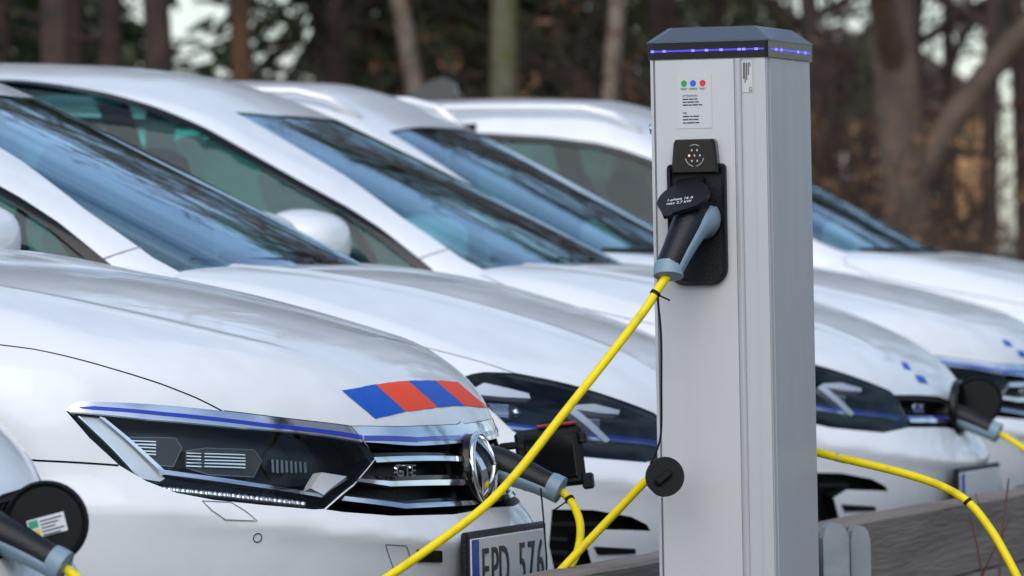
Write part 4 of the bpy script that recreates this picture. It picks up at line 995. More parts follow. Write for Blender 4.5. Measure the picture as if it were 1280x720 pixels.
# ------------------------------------------------------------------ charging pillar
PPHI = math.radians(17)
PT = np.array((math.cos(PPHI), -math.sin(PPHI), 0)); PN = np.array((-math.sin(PPHI), -math.cos(PPHI), 0))
PB = np.array((.3414, 11.06, 0))
PM = lambda a, b, n: PB + PT*a + PN*n + np.array((0, 0, b))
ALU = mat('pillar_aluminium', (.51, .51, .518), .42, .25, noise=(.9, (.475, .478, .488), .35, .7), bump=(420, .05), rnoise=(6, .36, .5))
ALU2 = mat('pillar_front_sheet', (.545, .542, .535), .40, .12, noise=(3.5, (.50, .498, .492), .45, .75), bump=(420, .04))
for m_ in (ALU, ALU2):      # rain streaks run down the sheet
    nt = m_.node_tree; tc = [n for n in nt.nodes if n.type == 'TEX_COORD'][0]
    mp = nt.nodes.new('ShaderNodeMapping'); mp.inputs['Scale'].default_value = (2.6, 2.6, .35)
    nt.links.new(tc.outputs['Object'], mp.inputs['Vector'])
    for n in nt.nodes:
        if n.type == 'TEX_NOISE' and n.inputs['Scale'].default_value < 50: nt.links.new(mp.outputs['Vector'], n.inputs['Vector'])
CAPM = mat('pillar_cap', (.055, .072, .105), .42, coat=.25, bump=(300, .1))
SMOKE = mat('smoked_band', (.005, .005, .009), .18, spec=.3)
pil = empty('charging_pillar', tuple(PB)); tag(pil, 'grey aluminium charging pillar with dark cap and blue light band', 'charging pillar')
def pp(m, name, material, parent=pil, auto=35, smooth=False):
    m.V = [tuple(np.array(v) - PB) for v in m.V]
    return m.build(name, material, parent, smooth, auto)
def plan(poly, z0, z1, name, material, parent=pil):
    return pp(MB().prism(poly, z0, z1, lambda a, n, z: PM(a, z, n)), name, material, parent, auto=35)
hw, dp = .104, .31
def octa(e, f=.012, g=.012):      # plan outline, grown by e; g front-left chamfer
    return [(-hw-e+g, e), (-hw-e, -g+e), (-hw-e, -dp-e+f), (-hw-e+f, -dp-e), (hw+e-f, -dp-e), (hw+e, -dp-e+f), (hw+e, e-.004), (hw+e-.004, e)]
plan(octa(0), .0, 1.322, 'column', ALU)
plan([(-.092, .0035), (-.092, -.002), (.047, -.002), (.047, .0035)], .03, 1.320, 'front_panel', ALU2)
plan([(.0505, -.002), (.0505, .005), (.053, .0065), (.057, .0065), (.0595, .004), (.0595, -.002)], .0, 1.3205, 'edge_rail', ALU)
plan([(-.1005, -.002), (-.1005, .004), (-.0955, .004), (-.0955, -.002)], .0, 1.3205, 'edge_rail', ALU)
plan([(.0835, -.002), (.0835, .0018), (.1025, .0018), (.1025, -.002)], .0, 1.3203, 'corner_strip', ALU)
plan([(hw-.001, -.02), (hw+.0015, -.02), (hw+.0015, -.29), (hw-.001, -.29)], .0, 1.3204, 'side_panel', ALU)
plan(octa(.004), 1.3222, 1.350, 'light_band', SMOKE)
# cap: bevelled dark roof
cb, ct = octa(.0055, .016, .016), None
top = [(a*.72, -dp/2 + (n+dp/2)*.80) for a, n in cb]
m = MB(); n_ = len(cb)
m.add([PM(a, 1.3502, n) for a, n in cb] + [PM(a, 1.353, n) for a, n in cb] + [PM(a, 1.377, n) for a, n in top],
      [tuple(range(n_))[::-1], tuple(range(2*n_, 3*n_))] + [(i+k*n_, (i+1) % n_+k*n_, (i+1) % n_+(k+1)*n_, i+(k+1)*n_) for k in range(2) for i in range(n_)])
pp(m, 'cap', CAPM, auto=20)
LEDM = mat('blue_light', (.02, .02, .05), .4, emit=(.07, .06, 1.0), estr=.8)
LEDC = mat('blue_light_core', (.05, .05, .1), .4, emit=(.13, .12, 1.0), estr=2.4)
lb = empty('light_line', parent=pil)
pp(MB().prism([(-.099, 1.3345), (.1015, 1.3345), (.1015, 1.3375), (-.099, 1.3375)], .0036, .0048, lambda a, b, n: PM(a, b, n)), 'diffuser', LEDM, lb)
pp(MB().prism([(-.012, 1.3345), (-.29, 1.3345), (-.29, 1.3375), (-.012, 1.3375)], hw+.0036, hw+.0048, lambda a, b, n: PM(n, b, a)), 'diffuser', LEDM, lb)
for a in (-.096, -.075, -.024, .000, .026, .058, .066, .088):
    pp(MB().prism([(a-.0028, 1.3340), (a+.0028, 1.3340), (a+.0028, 1.3380), (a-.0028, 1.3380)], .0045, .0055, lambda p, q, n: PM(p, q, n)), 'diode', LEDC, lb)
for b_ in (-.05, -.085, -.20, -.25):
    pp(MB().prism([(b_-.006, 1.3338), (b_+.006, 1.3338), (b_+.006, 1.3382), (b_-.006, 1.3382)], hw+.0045, hw+.0055, lambda p, q, n: PM(n, q, p)), 'diode', LEDC, lb)
# stickers
STK = mat('sticker', (.555, .552, .545), .40, .12)
ml = lambda a, z, n=.0062: basis(np.array(PM(a, z, n)) - PB, PT, (0, 0, 1), PN)
sk = empty('instruction_sticker', parent=pil)
pp(MB().prism([(-.0535, 1.296), (.0075, 1.296), (.0075, 1.203), (-.0535, 1.203)], .0034, .0044, lambda a, b, n: PM(a, b, n)), 'backing', STK, sk)
for a, c, tx in ((-.041, (.02, .30, .06), 'READY'), (-.025, (.02, .10, .62), 'CHARGE'), (-.008, (.70, .02, .03), 'FAULT')):
    pp(MB().prism([(a+.0052*math.cos(t), 1.280+.0055*math.sin(t)) for t in np.linspace(0, 2*math.pi, 24, endpoint=False)], .0040, .0050, lambda p, q, n: PM(p, q, n)), 'dot', mat('dot_%s' % tx, c, .4), sk)
    text(tx, .0048, INK, sk, ml(a, 1.2705, .0047), .0002, .8)
text('ATTENTION', .0052, INK, sk, ml(-.044, 1.2585, .0047), .0002, .9, align='LEFT')
text('NB!', .0052, INK, sk, ml(-.044, 1.229, .0047), .0002, .9, align='LEFT')
for j, (z_, ws_) in enumerate(((1.2530, (9, 7, 5)), (1.2480, (6, 11, 6)), (1.2430, (8, 5, 9, 5)), (1.2235, (10, 4, 9)), (1.2180, (8, 6, 8)), (1.2125, (5, 12, 6)))):
    a = -.044
    for k in ws_:       # lines of small print
        pp(MB().prism([(a, z_-.0011), (a+k*.00115, z_-.0011), (a+k*.00115, z_+.0011), (a, z_+.0011)], .0042, .0046, lambda p, q, n: PM(p, q, n)), 'small_print', INK, sk); a += k*.00115+.0011
ts = empty('type_sticker', parent=pil)
pp(MB().prism([(.0615, 1.315), (.0795, 1.315), (.0795, 1.262), (.0615, 1.262)], .0002, .0012, lambda a, b, n: PM(a, b, n)), 'backing', STK, ts)
Rv = lambda a, z: basis(np.array(PM(a, z, .0014)) - PB, (0, 0, 1), -PT, PN)
text('CE', .0075, INK, ts, basis(np.array(PM(.0755, 1.267, .0014)) - PB, (0, 0, -1), PT, PN), .0002)
for k, (a, z0_, z1_) in enumerate(((.0755, 1.306, 1.313), (.0725, 1.292, 1.313), (.0695, 1.283, 1.313), (.0665, 1.279, 1.313), (.0642, 1.285, 1.313))):
    pp(MB().prism([(a-.0008, z0_), (a+.0008, z0_), (a+.0008, z1_), (a-.0008, z1_)], .0010, .0016, lambda p, q, n: PM(p, q, n)), 'small_print', INK, ts)
# lock on the left flank
lk = MB(); lk.lathe([(.010, -.002), (.010, .006), (.008, .009), (0, .009)], 20, PM(-hw, 1.205, -.03), np.stack([PN, np.array((0, 0, 1.)), -PT], 1))
pp(lk, 'lock', CHROME)
# socket housing: indicator block over a recess with a raised rim
def rrect(a0, a1, z0, z1, r, k=6):
    out = []
    for (ca, cz, t0) in ((a1-r[0], z1-r[0], 0), (a0+r[1], z1-r[1], 90), (a0+r[2], z0+r[2], 180), (a1-r[3], z0+r[3], 270)):
        rr = r[(0, 90, 180, 270).index(t0)]
        out += [(ca+rr*math.cos(math.radians(t0+90*i/k)), cz+rr*math.sin(math.radians(t0+90*i/k))) for i in range(k+1)]
    return out
so = empty('socket_housing', parent=pil)
SOCK = mat('socket_plastic', (.007, .007, .011), .40, spec=.3, bump=(250, .1))
o_ = rrect(-.0715, .0315, .934, 1.142, (.008, .008, .03, .03)); i_ = rrect(-.0655, .0255, .941, 1.135, (.005, .005, .026, .026))
m = MB(); k = len(o_)
m.add([PM(a, b, .002) for a, b in o_] + [PM(a, b, .016) for a, b in o_] + [PM(a, b, .018) for a, b in [(x*.97+.0-.0006, 1.038+(y-1.038)*.985) for x, y in o_]] + [PM(a, b, .016) for a, b in i_] + [PM(a, b, .0045) for a, b in i_],
      [(i+q*k, (i+1) % k+q*k, (i+1) % k+(q+1)*k, i+(q+1)*k) for q in range(4) for i in range(k)])
pp(m, 'rim', SOCK, so, auto=50)
pp(MB().prism(i_, .0, .0046, lambda a, b, n: PM(a, b, n)), 'recess_floor', SOCK, so)
tp = [(-.0625, 1.125), (.0215, 1.125), (.0165, 1.178), (.0125, 1.184), (-.0535, 1.184), (-.0575, 1.178)]
m = MB(); k = len(tp); ins = [(-.02+(a+.02)*.90, 1.155+(b-1.155)*.90) for a, b in tp]
m.add([PM(a, b, .002) for a, b in tp] + [PM(a, b, .019) for a, b in tp] + [PM(a, b, .023) for a, b in ins], [(i+q*k, (i+1) % k+q*k, (i+1) % k+(q+1)*k, i+(q+1)*k) for q in range(2) for i in range(k)] + [tuple(range(2*k, 3*k))])
pp(m, 'indicator_block', GLOSSBLACK, so, auto=30)
IND = mat('indicator_print', (.45, .45, .45), .4)
cx, cz = -.0195, 1.156
for j, (t0, t1) in enumerate(((60, 120), (195, 262), (278, 345))):
    pts = [PM(cx+.0165*math.cos(math.radians(t)), cz+.0185*math.sin(math.radians(t)), .0232) for t in np.linspace(t0, t1, 12)]
    pp(MB().tube(pts, .0007, 5), 'indicator_arc', IND, so, None, True)
for j in range(7):
    a, z_ = (cx, cz) if j == 0 else (cx+.0095*math.cos(j*math.pi/3), cz+.0105*math.sin(j*math.pi/3))
    mm_ = mat('indicator_amber', (.8, .35, .1), .4, emit=(1, .5, .2), estr=1.2) if j == 3 else IND
    pp(MB().prism([(a+.0017*math.cos(t), z_+.0019*math.sin(t)) for t in np.linspace(0, 2*math.pi, 12, endpoint=False)], .0228, .0236, lambda p, q, n: PM(p, q, n)), 'indicator_dot', mm_, so)
# flap resting on the plug
fc = np.array(PM(-.030, 1.0835, .060)); fn_ = PN*.60 + np.array((0, 0, .80)) - PT*.12; fn_ /= np.linalg.norm(fn_)
fx = PT - fn_*(PT @ fn_) ; fx /= np.linalg.norm(fx); fy = np.cross(fn_, fx)
fl = empty('socket_flap', parent=pil)
pr = [(.046*math.cos(t), .043*math.sin(t)) for t in np.linspace(-.25*math.pi, 1.0*math.pi, 30)] + [(-.046, -.012), (-.034, -.032), (-.026, -.050), (-.012, -.052), (-.008, -.044), (.012, -.038)]
m = MB().prism(pr, -.004, .003, lambda a, b, n: fc + fx*a + fy*b + fn_*n); pp(m, 'disc', SOCK, fl, auto=40)
pp(MB().box(fc + fy*.045 + fn_*-.004, (.05, .03, .010), np.stack([fx, fy, fn_], 1), .003), 'hinge', SOCK, fl)
for tx, v in (('1-phase 16 A', -.006), ('max 3,7 kW', -.0165)):
    text(tx, .0095, mat('white_print', (.75, .75, .75), .5), fl, basis(fc + fx*-.004 + fy*v + fn_*.0032 - PB, fx, fy, fn_), .0002, .95)

# ------------------------------------------------------------------ charging cables
def plug(parent, path, rad, under):
    """moulded plug: dark body, blue-grey underside shell and end collar; under = direction of the shell"""
    P = spline(path, 6); r = np.interp(np.linspace(0, 1, len(P)), np.linspace(0, 1, len(rad)), rad)
    T = np.gradient(P, axis=0); T /= np.linalg.norm(T, axis=1, keepdims=True)
    MB().tube(P, r, 20).build('plug_body', SOCK, parent, auto=50)
    V, n = [], 13
    for i in range(2, len(P)):
        d = np.array(under) - T[i]*(np.array(under) @ T[i]); d /= np.linalg.norm(d); e = np.cross(T[i], d)
        sp = 1.5 if i > 4 else 1.25
        for j in range(n):
            a = (j/(n-1)-.5)*2*sp; lift = .0022 if 0 < j < n-1 else -.003
            V.append(P[i] + (r[i]+lift)*(d*math.cos(a) + e*math.sin(a)))
    k = len(P)-2
    mesh_obj('plug_grip', V, [(i*n+j, i*n+j+1, (i+1)*n+j+1, (i+1)*n+j) for i in range(k-1) for j in range(n-1)], PLUGGREY, parent)
    e0 = P[-1]; t = T[-1]
    MB().tube([e0-t*.020, e0-t*.012, e0+t*.004, e0+t*.007], [r[-1]+.0016, r[-1]+.003, r[-1]+.003, r[-1]*.6], 20).build('plug_collar', PLUGGREY, parent, auto=50)
def cord(parent, pts, r=.0074):
    MB().tube(spline(pts, 7), r, 14).build('cord', YELLOW, parent, True)
def tie(parent, p, t, r=.0092, tail=None):
    t = np.array(t, float); t /= np.linalg.norm(t); p = np.array(p)
    m = MB().tube([p-t*.003, p+t*.003], r, 14)
    m.build('cable_tie', RUBBER, parent, auto=50)
    if tail is not None: MB().tube([p, p+np.array(tail)*.6, np.array(tail)+p], .0016, 6).build('tie_tail', RUBBER, parent, True)
C_ = CORDS
CG = 'yellow charging cables'
# pillar -> car at the picture corner
k1 = empty('charging_cable', (.0, 10.8, 0)); off1 = np.array((.0, 10.8, 0))
def rel(pts, o): return [tuple(np.array(p) - o) for p in pts]
tag(k1, 'yellow charging cable plugged into the front socket of the grey pillar', 'cable', CG)
cord(k1, rel(C_['near_plug_cord'] + [(-.62, 10.2, .16), (-.78, 9.8, .015), (-.80, 9.4, .012), (-.66, 9.15, .02), (-.55, 9.2, .12)] + C_['corner_cord'][::-1], off1))
plug(k1, rel([PM(-.012, 1.046, .006), PM(-.014, 1.046, .034), PM(-.021, 1.034, .062), PM(-.035, .994, .090), PM(-.0455, .965, .104), C_['near_plug_cord'][0]], off1), (.034, .033, .031, .0255, .0235, .0225), PT*.75 - PN*.7 - np.array((0, 0, .35)))
zc = np.array(C_['corner_cord'][0])
plug(k1, rel([zc - FV*.175 + (0, 0, .068), zc - FV*.13 + (0, 0, .062), zc - FV*.08 + (0, 0, .042), zc - FV*.04 + (0, 0, .022), zc], off1), (.032, .031, .027, .023, .022), (0, 0, -1))
p_ = np.array(C_['near_plug_cord'][1]) - off1; t_ = np.array(C_['near_plug_cord'][2]) - np.array(C_['near_plug_cord'][1])
tie(k1, p_ + t_*.25, t_, .0092, (.024, -.01, -.012))
MB().tube(spline(rel(C_['tether'], off1), 6), .0019, 8).build('tether', RUBBER, k1, True)
cc = np.array((.2535, 10.955, .611)) - off1
cd_ = np.array((.10, -.985, .12)); cd_ /= np.linalg.norm(cd_); ca = np.cross((0, 0, 1.), cd_)*-1; ca /= np.linalg.norm(ca); cz_ = np.cross(cd_, ca)*-1
if cz_[2] < 0: cz_ = -cz_
dc = empty('dust_cap', parent=k1)
pr = [(.0325*math.cos(t), .0335*math.sin(t)) for t in np.linspace(-.16*math.pi, 1.66*math.pi, 40)]
MB().prism(pr, -.012, .004, lambda a, b, n: cc + ca*a + cz_*b + cd_*n).build('disc', RUBBER, dc, auto=40)
Rg = np.stack([ca*.77 - cz_*.64, ca*.64 + cz_*.77, cd_], 1)
MB().box(cc + cd_*.008 + ca*.004 - cz_*.002, (.034, .015, .012), Rg, .004).build('grip_bar', RUBBER, dc, auto=40)
# estate car -> pillar back
k2 = empty('charging_cable', (.0, 11.4, 0)); off2 = np.array((.0, 11.4, 0))
tag(k2, 'yellow charging cable plugged into the open grille of the EPD 576 car', 'cable', CG)
cord(k2, rel(C_['car_plug_cord'] + [(-.03, 11.36, .32)] + C_['pillar_back_cord'][::-1] + [(.40, 11.53, .76), (.44, 11.50, .85), (.44, 11.42, .93)], off2))
ze = np.array(C_['car_plug_cord'][0])
plug(k2, rel([ze - FV*.17 + (0, 0, .050), ze - FV*.12 + (0, 0, .048), ze - FV*.075 + (0, 0, .033), ze - FV*.035 + (0, 0, .016), ze], off2), (.033, .032, .028, .0235, .0225), (0, 0, -1))
plug(k2, rel([(.425, 11.36, 1.03), (.43, 11.39, 1.03), (.437, 11.42, .99), (.44, 11.42, .93)], off2), (.032, .03, .024, .022), (0, 0, -1))
tie(k2, np.array(C_['car_plug_cord'][1]) - off2, np.array(C_['car_plug_cord'][2]) - np.array(C_['car_plug_cord'][1]), .0092, (-.03, .0, -.02))
MB().tube(spline(rel([(.045, 11.62, .575), (.05, 11.60, .50), (.052, 11.60, .42), (.03, 11.60, .36)], off2), 5), .0018, 6).build('tether', RUBBER, k2, True)
# hatchback with the open lid -> behind the pillar
k3 = empty('charging_cable', (1.0, 12.0, 0)); off3 = np.array((1.0, 12.0, 0))
tag(k3, 'yellow charging cable arching over the timber wall from behind the pillar', 'cable', CG)
cord(k3, rel([(.43, 11.40, .70), (.45, 11.47, .675)] + C_['right_cord'] + [(.93, 11.3, .20), (1.0, 11.6, .012), (1.2, 13.0, .012), (1.62, 15.0, .012), (1.72, 15.9, .08), (1.62, 16.0, .32), (1.50, 16.04, .465), (1.42, 16.07, .468)] + C_['far_plug_cord'][::-1], off3))
zf = np.array(C_['far_plug_cord'][0])
plug(k3, rel([zf - FV*.185 + (0, 0, .052), zf - FV*.13 + (0, 0, .050), zf - FV*.08 + (0, 0, .036), zf - FV*.04 + (0, 0, .018), zf], off3), (.033, .032, .028, .0235, .0225), (0, 0, -1))
lp = C_['right_cord']; a_, b_ = np.array(lp[2]), np.array(lp[3])
MB().tube([a_*.62+b_*.38 - off3, a_*.38+b_*.62 - off3], .0080, 14).build('cable_label', mat('clear_label', (.62, .58, .50), .3), k3, True)
tie(k3, np.array(lp[6]) - off3, np.array(lp[7]) - np.array(lp[6]), .0083)

# open charging lids on the cars
def to_local(root): return None
for root, dz in ((hat2, 0), (hatch, 0), (hat3, 0)):
    lid = empty('charging_lid', (.007, .085, .606) if root is hat3 else (-.004, .085, .632), parent=root)
    R = np.array(((.98, 0, .20), (-.20, 0, .98), (0, 1, 0)))      # disc axis mostly sideways (to the car's right)
    ax = np.array((.18, -.98, .05)); ax /= np.linalg.norm(ax); e1 = np.cross((0, 0, 1.), ax); e1 /= np.linalg.norm(e1); e2 = np.cross(ax, e1)
    R = np.stack([e1, e2, ax], 1)
    MB().lathe([(.060, -.012), (.062, -.006), (.062, .006), (.058, .009), (.053, .004), (0, .004)], 36, R=R).build('lid_disc', RUBBER, lid, auto=40)
    MB().box(e1*-.03 + ax*-.004, (.07, .02, .010), R, .003).build('hinge_arm', BLACK, lid, auto=40)
    if root is hat3:
        sx_ = e1*.96 - e2*.22*-1; sx_ = e1*.97 + e2*.24; sy_ = -e1*.24 + e2*.97
        o = e1*.002 - e2*.004 + ax*.0052
        MB().prism([(-.028, -.014), (.028, -.014), (.028, .014), (-.028, .014)], 0, .0008, lambda a, b, n: o + sx_*a + sy_*b + ax*n).build('sticker', mat('white_sticker', (.62, .64, .66), .4), lid)
        MB().prism([(-.026, .001), (-.012, .001), (-.012, .012), (-.026, .012)], .0009, .0012, lambda a, b, n: o + sx_*a + sy_*b + ax*n).build('green_mark', mat('green_mark', (.02, .30, .16), .4), lid)
        MB().prism([(-.026, -.012), (-.012, -.012), (-.012, -.002), (-.026, -.002)], .0009, .0012, lambda a, b, n: o + sx_*a + sy_*b + ax*n).build('yellow_mark', mat('yellow_mark', (.70, .50, .02), .4), lid)
        for j in range(5):
            MB().prism([(-.009, .0095-j*.0052), (.024-(j % 3)*.006, .0095-j*.0052), (.024-(j % 3)*.006, .0075-j*.0052), (-.009, .0075-j*.0052)], .0009, .0012, lambda a, b, n: o + sx_*a + sy_*b + ax*n).build('small_print', INK, lid)
for ch in [c for c in hat3.children if c.name.startswith('socket_ring')]: bpy.data.objects.remove(ch)
fe = empty('charging_flap', (.002, .30, .622), parent=estate); fe.rotation_euler = (0, -.10, 0)
MB().box((0, 0, 0), (.128, .016, .112), None, .008).build('panel', BLACK, fe, auto=40)
MB().box((.004, -.0105, .0), (.096, .006, .082), None, .003).build('inner_panel', GLOSSBLACK, fe, auto=40)
MB().box((.02, -.002, .0595), (.075, .014, .006), None, .002).build('seal', mat('red_seal', (.35, .03, .02), .5), fe, auto=40)
for z_ in (-.03, .03): MB().box((-.07, .0, z_), (.05, .012, .014), None, .004).build('hinge', BLACK, fe, auto=40)
MB().box((.068, -.004, -.05), (.02, .02, .03), None, .004).build('catch', BLACK, fe, auto=40); MB().box((.068, -.004, .03), (.014, .018, .02), None, .003).build('catch', BLACK, fe, auto=40)
so2 = MB().lathe([(.045, 0), (.045, .02), (.036, .022), (.036, .005), (0, .005)], 28, (-.10, .075, .615), np.array(((0, 0, 1), (0, 1, 0), (-1, 0, 0)))).build('charging_socket', SOCK, estate, auto=40)
# ------------------------------------------------------------------ the wood behind
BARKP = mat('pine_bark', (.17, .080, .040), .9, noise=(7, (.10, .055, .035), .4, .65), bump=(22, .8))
BARKG = mat('grey_brown_bark', (.30, .23, .18), .9, noise=(9, (.20, .155, .12), .4, .65), bump=(26, .8))
BARKM = mat('mossy_bark', (.17, .15, .10), .9, noise=(4, (.12, .13, .035), .45, .6), bump=(26, .8))
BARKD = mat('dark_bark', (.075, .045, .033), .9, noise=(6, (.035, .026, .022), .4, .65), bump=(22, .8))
TWIG = mat('twig_bark', (.075, .045, .032), .9, noise=(3, (.05, .034, .026), .4, .6))
NEEDLE = mat('needles', (.032, .055, .018), .75, noise=(1.1, (.070, .080, .022), .4, .65))
DRYLEAF = mat('dry_leaves', (.26, .12, .05), .8, noise=(1.7, (.11, .055, .028), .4, .65))
BUDS = mat('spring_buds', (.20, .17, .05), .8, noise=(1.5, (.13, .11, .04), .4, .65))
def quads(P, L, Wd, A, B):
    """leaf blades: centres P, half lengths L along A, half widths Wd along B -> flat arrays"""
    a, b = A*L[:, None], B*Wd[:, None]
    return np.stack([P-a-b, P+a-b*.4, P+a+b*.4, P-a+b], 1).reshape(-1, 3)
def rand_dirs(n, rng):
    v = rng.normal(size=(n, 3)); return v/np.linalg.norm(v, axis=1, keepdims=True)
def quad_mesh(name, V, m):
    me = bpy.data.meshes.new(name); n = len(V)//4
    me.vertices.add(len(V)); me.vertices.foreach_set('co', V.ravel().astype(np.float32))
    me.loops.add(4*n); me.loops.foreach_set('vertex_index', np.arange(4*n, dtype=np.int32))
    me.polygons.add(n); me.polygons.foreach_set('loop_start', np.arange(0, 4*n, 4, dtype=np.int32))
    me.materials.append(m); me.update(calc_edges=True)
    return me
def limb(mb, p, d, L, r0, r1, rng, n=5, k=4, sag=0.0, wob=.12):
    pts = [np.array(p, float)]; d = np.array(d, float)
    for i in range(k):
        d = d + rng.normal(size=3)*wob; d[2] -= sag; d /= np.linalg.norm(d); pts.append(pts[-1]+d*L/k)
    mb.tube(pts, np.linspace(r0, r1, k+1), n, False)
    return np.array(pts), d
def gen_pine(seed, h, r, m_):
    rng = np.random.default_rng(seed); mb = MB(); Q = []
    tp, _ = limb(mb, (0, 0, -.05), (0, 0, 1), h, r, .03, rng, 10, 9, -.25, .018)
    at = lambda t: tp[int(t*9)]*(1-(t*9) % 1) + tp[min(int(t*9)+1, 9)]*((t*9) % 1)
    for i in range(34):
        t = rng.uniform(.25, .97); a = rng.uniform(0, 2*math.pi); big = t > .42
        L = (rng.uniform(1.4, 3.2)*(1.15-t*.75)) if big else rng.uniform(.3, 1.3)
        b, d = limb(mb, at(t*.999), (math.cos(a), math.sin(a), rng.uniform(-.1, .45)), L, .035*(1.1-t)+.012, .006, rng, 5, 4, -.02, .15)
        if not big: continue
        for q in range(9):
            c = b[rng.integers(1, 5)] + rng.normal(size=3)*.30; n = 16
            D_ = rand_dirs(n, rng); D_[:, 2] = np.abs(D_[:, 2])*.7; P_ = c + D_*rng.uniform(.1, .35, (n, 1))
            Q.append(quads(P_, rng.uniform(.10, .20, n), rng.uniform(.018, .035, n), D_, rand_dirs(n, rng)))
    return mb, np.vstack(Q), m_, NEEDLE
def gen_spruce(seed, h, r):
    rng = np.random.default_rng(seed); mb = MB(); Q = []
    tp, _ = limb(mb, (0, 0, -.05), (0, 0, 1), h, r, .02, rng, 8, 8, -.25, .012)
    z = .35
    while z < h*.97:
        f = 1-z/h; wd = .25 + 2.0*f**.8
        for j in range(8):
            a = rng.uniform(0, 2*math.pi); L = wd*rng.uniform(.6, 1.05)
            o = np.array((math.cos(a), math.sin(a), 0)); c0 = tp[min(int(z/h*8), 8)].copy(); c0[2] = z
            n = int(10+14*f); t = rng.uniform(.12, 1, n)
            P_ = c0 + o*(t*L)[:, None] + np.array((0, 0, 1))*(.12*t - .38*t*t)[:, None]*L + rng.normal(size=(n, 3))*.07
            D_ = o + rng.normal(size=(n, 3))*.55 + np.array((0, 0, -.35)); D_ /= np.linalg.norm(D_, axis=1, keepdims=True)
            Q.append(quads(P_, rng.uniform(.10, .22, n), rng.uniform(.03, .07, n), D_, rand_dirs(n, rng)))
        z += .24 + .12*rng.random()
    return mb, np.vstack(Q), BARKD, NEEDLE
def gen_bare(seed, h, r, m_, fork=2.4, leaf=None, nleaf=700):
    rng = np.random.default_rng(seed); mb = MB(); tips = []
    def grow(p, d, L, r0, lev):
        k = (6, 5, 4, 3, 3)[lev]
        b, d2 = limb(mb, p, d, L, r0, r0*.5, rng, (10, 6, 5, 4, 3)[lev], k, -.03, (.05, .16, .2, .24, .28)[lev])
        if lev == 4: tips.append(b[-1]); return
        for i in range((9, 5, 4, 3)[lev]):
            t = rng.uniform(.30 if lev else fork/h, .98); q = min(int(t*k), k-1); p0 = b[q]*(1-(t*k-q)) + b[q+1]*(t*k-q)
            a = rng.uniform(0, 2*math.pi); out = np.array((math.cos(a), math.sin(a), rng.uniform(-.1, .8)))
            grow(p0, out*.9 + d2*.5, L*rng.uniform(.32, .55), r0*(.62-.2*t), lev+1)
    grow((0, 0, -.05), (0, 0, 1), h, r, 0)
    tips = np.array(tips); n = nleaf
    P_ = tips[rng.integers(0, len(tips), n)] + rng.normal(size=(n, 3))*.10
    Q = quads(P_, rng.uniform(.015, .035, n), rng.uniform(.010, .02, n), rand_dirs(n, rng), rand_dirs(n, rng))
    return mb, Q, m_, leaf or BUDS
def gen_shrub(seed, h, leaf, nleaf):
    rng = np.random.default_rng(seed); mb = MB(); tips = []
    for i in range(26):
        a = rng.uniform(0, 2*math.pi); o = rng.normal(size=2)*.25
        b, d = limb(mb, (o[0], o[1], -.03), (math.cos(a)*.45, math.sin(a)*.45, 1), h*rng.uniform(.6, 1.1), .014, .004, rng, 4, 5, 0, .14)
        for j in range(9):
            q = b[rng.integers(1, 6)]; e, _ = limb(mb, q, rng.normal(size=3)+np.array((0, 0, .6)), h*rng.uniform(.15, .4), .006, .002, rng, 3, 3, 0, .25)
            tips += [e[1], e[2], e[3]]
    tips = np.array(tips); n = nleaf
    P_ = tips[rng.integers(0, len(tips), n)] + rng.normal(size=(n, 3))*.07
    Q = quads(P_, rng.uniform(.03, .055, n), rng.uniform(.018, .03, n), rand_dirs(n, rng), rand_dirs(n, rng))
    return mb, Q, TWIG, leaf
def make_tree(name, g, label, cat, group):
    root = empty(name); mb, Q, m_, lm = g
    mb.build('trunk' if cat == 'tree' else 'stems', m_, root, True)
    link(bpy.data.objects.new('crown' if cat == 'tree' else 'leaves', quad_mesh('crown', Q, lm)), root)
    return tag(root, label, cat, group)
def plant(root, x, y, rz=None, s=1.0):
    root.location = (x, y, -.02); root.rotation_euler = (0, 0, random.uniform(0, 6.28) if rz is None else rz); root.scale = (s, s, s); return root
K = 1/8080.0
def spot(bearing, y): return bearing*K*y, y          # sideways step by bearing
TG, SG_ = 'trees of the wood behind the cars', 'shrubs at the edge of the wood'
pineO = make_tree('pine_tree', gen_pine(1, 13, .095, BARKP), 'orange-brown pine trunk standing alone in the bright gap of the wood', 'tree', TG)
plant(pineO, *spot(-328, 50), .4)
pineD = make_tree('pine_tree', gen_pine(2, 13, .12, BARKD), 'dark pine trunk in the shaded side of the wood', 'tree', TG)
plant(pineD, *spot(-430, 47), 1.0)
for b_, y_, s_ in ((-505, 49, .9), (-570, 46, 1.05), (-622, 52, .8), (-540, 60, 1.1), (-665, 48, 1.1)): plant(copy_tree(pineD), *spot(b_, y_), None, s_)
slim = make_tree('bare_tree', gen_bare(3, 11, .075, BARKG, 4.5), 'slim bare tree with pale straight trunk, rising behind the row nearest the pillar', 'tree', TG)
plant(slim, *spot(96, 48), 2.0)
s2 = copy_tree(slim); plant(s2, *spot(-52, 50), 4.1, 1.05); s2['label'] = 'bare tree with brown trunk, next to the mossy pale trunk'
mossy = make_tree('bare_tree', gen_bare(4, 12, .115, BARKM, 5.0), 'pale bare tree with yellow-green moss down its trunk', 'tree', TG)
plant(mossy, *spot(0, 49), .3)
big = make_tree('bare_tree', gen_bare(11, 9, .19, mat('brown_bark', (.15, .10, .07), .9, noise=(5, (.09, .065, .05), .4, .65), bump=(26, .8)), 1.5), 'thick leafless tree forking low, in the brown thicket right of the pillar'.replace(' right of the pillar', ' beyond the last car'), 'tree', TG)
plant(big, *spot(510, 44), 1.2)
thin = make_tree('bare_tree', gen_bare(6, 9, .07, BARKD, 1.2), 'thin dark leafless tree among the brown thicket', 'tree', TG)
plant(thin, *spot(585, 47), 0)
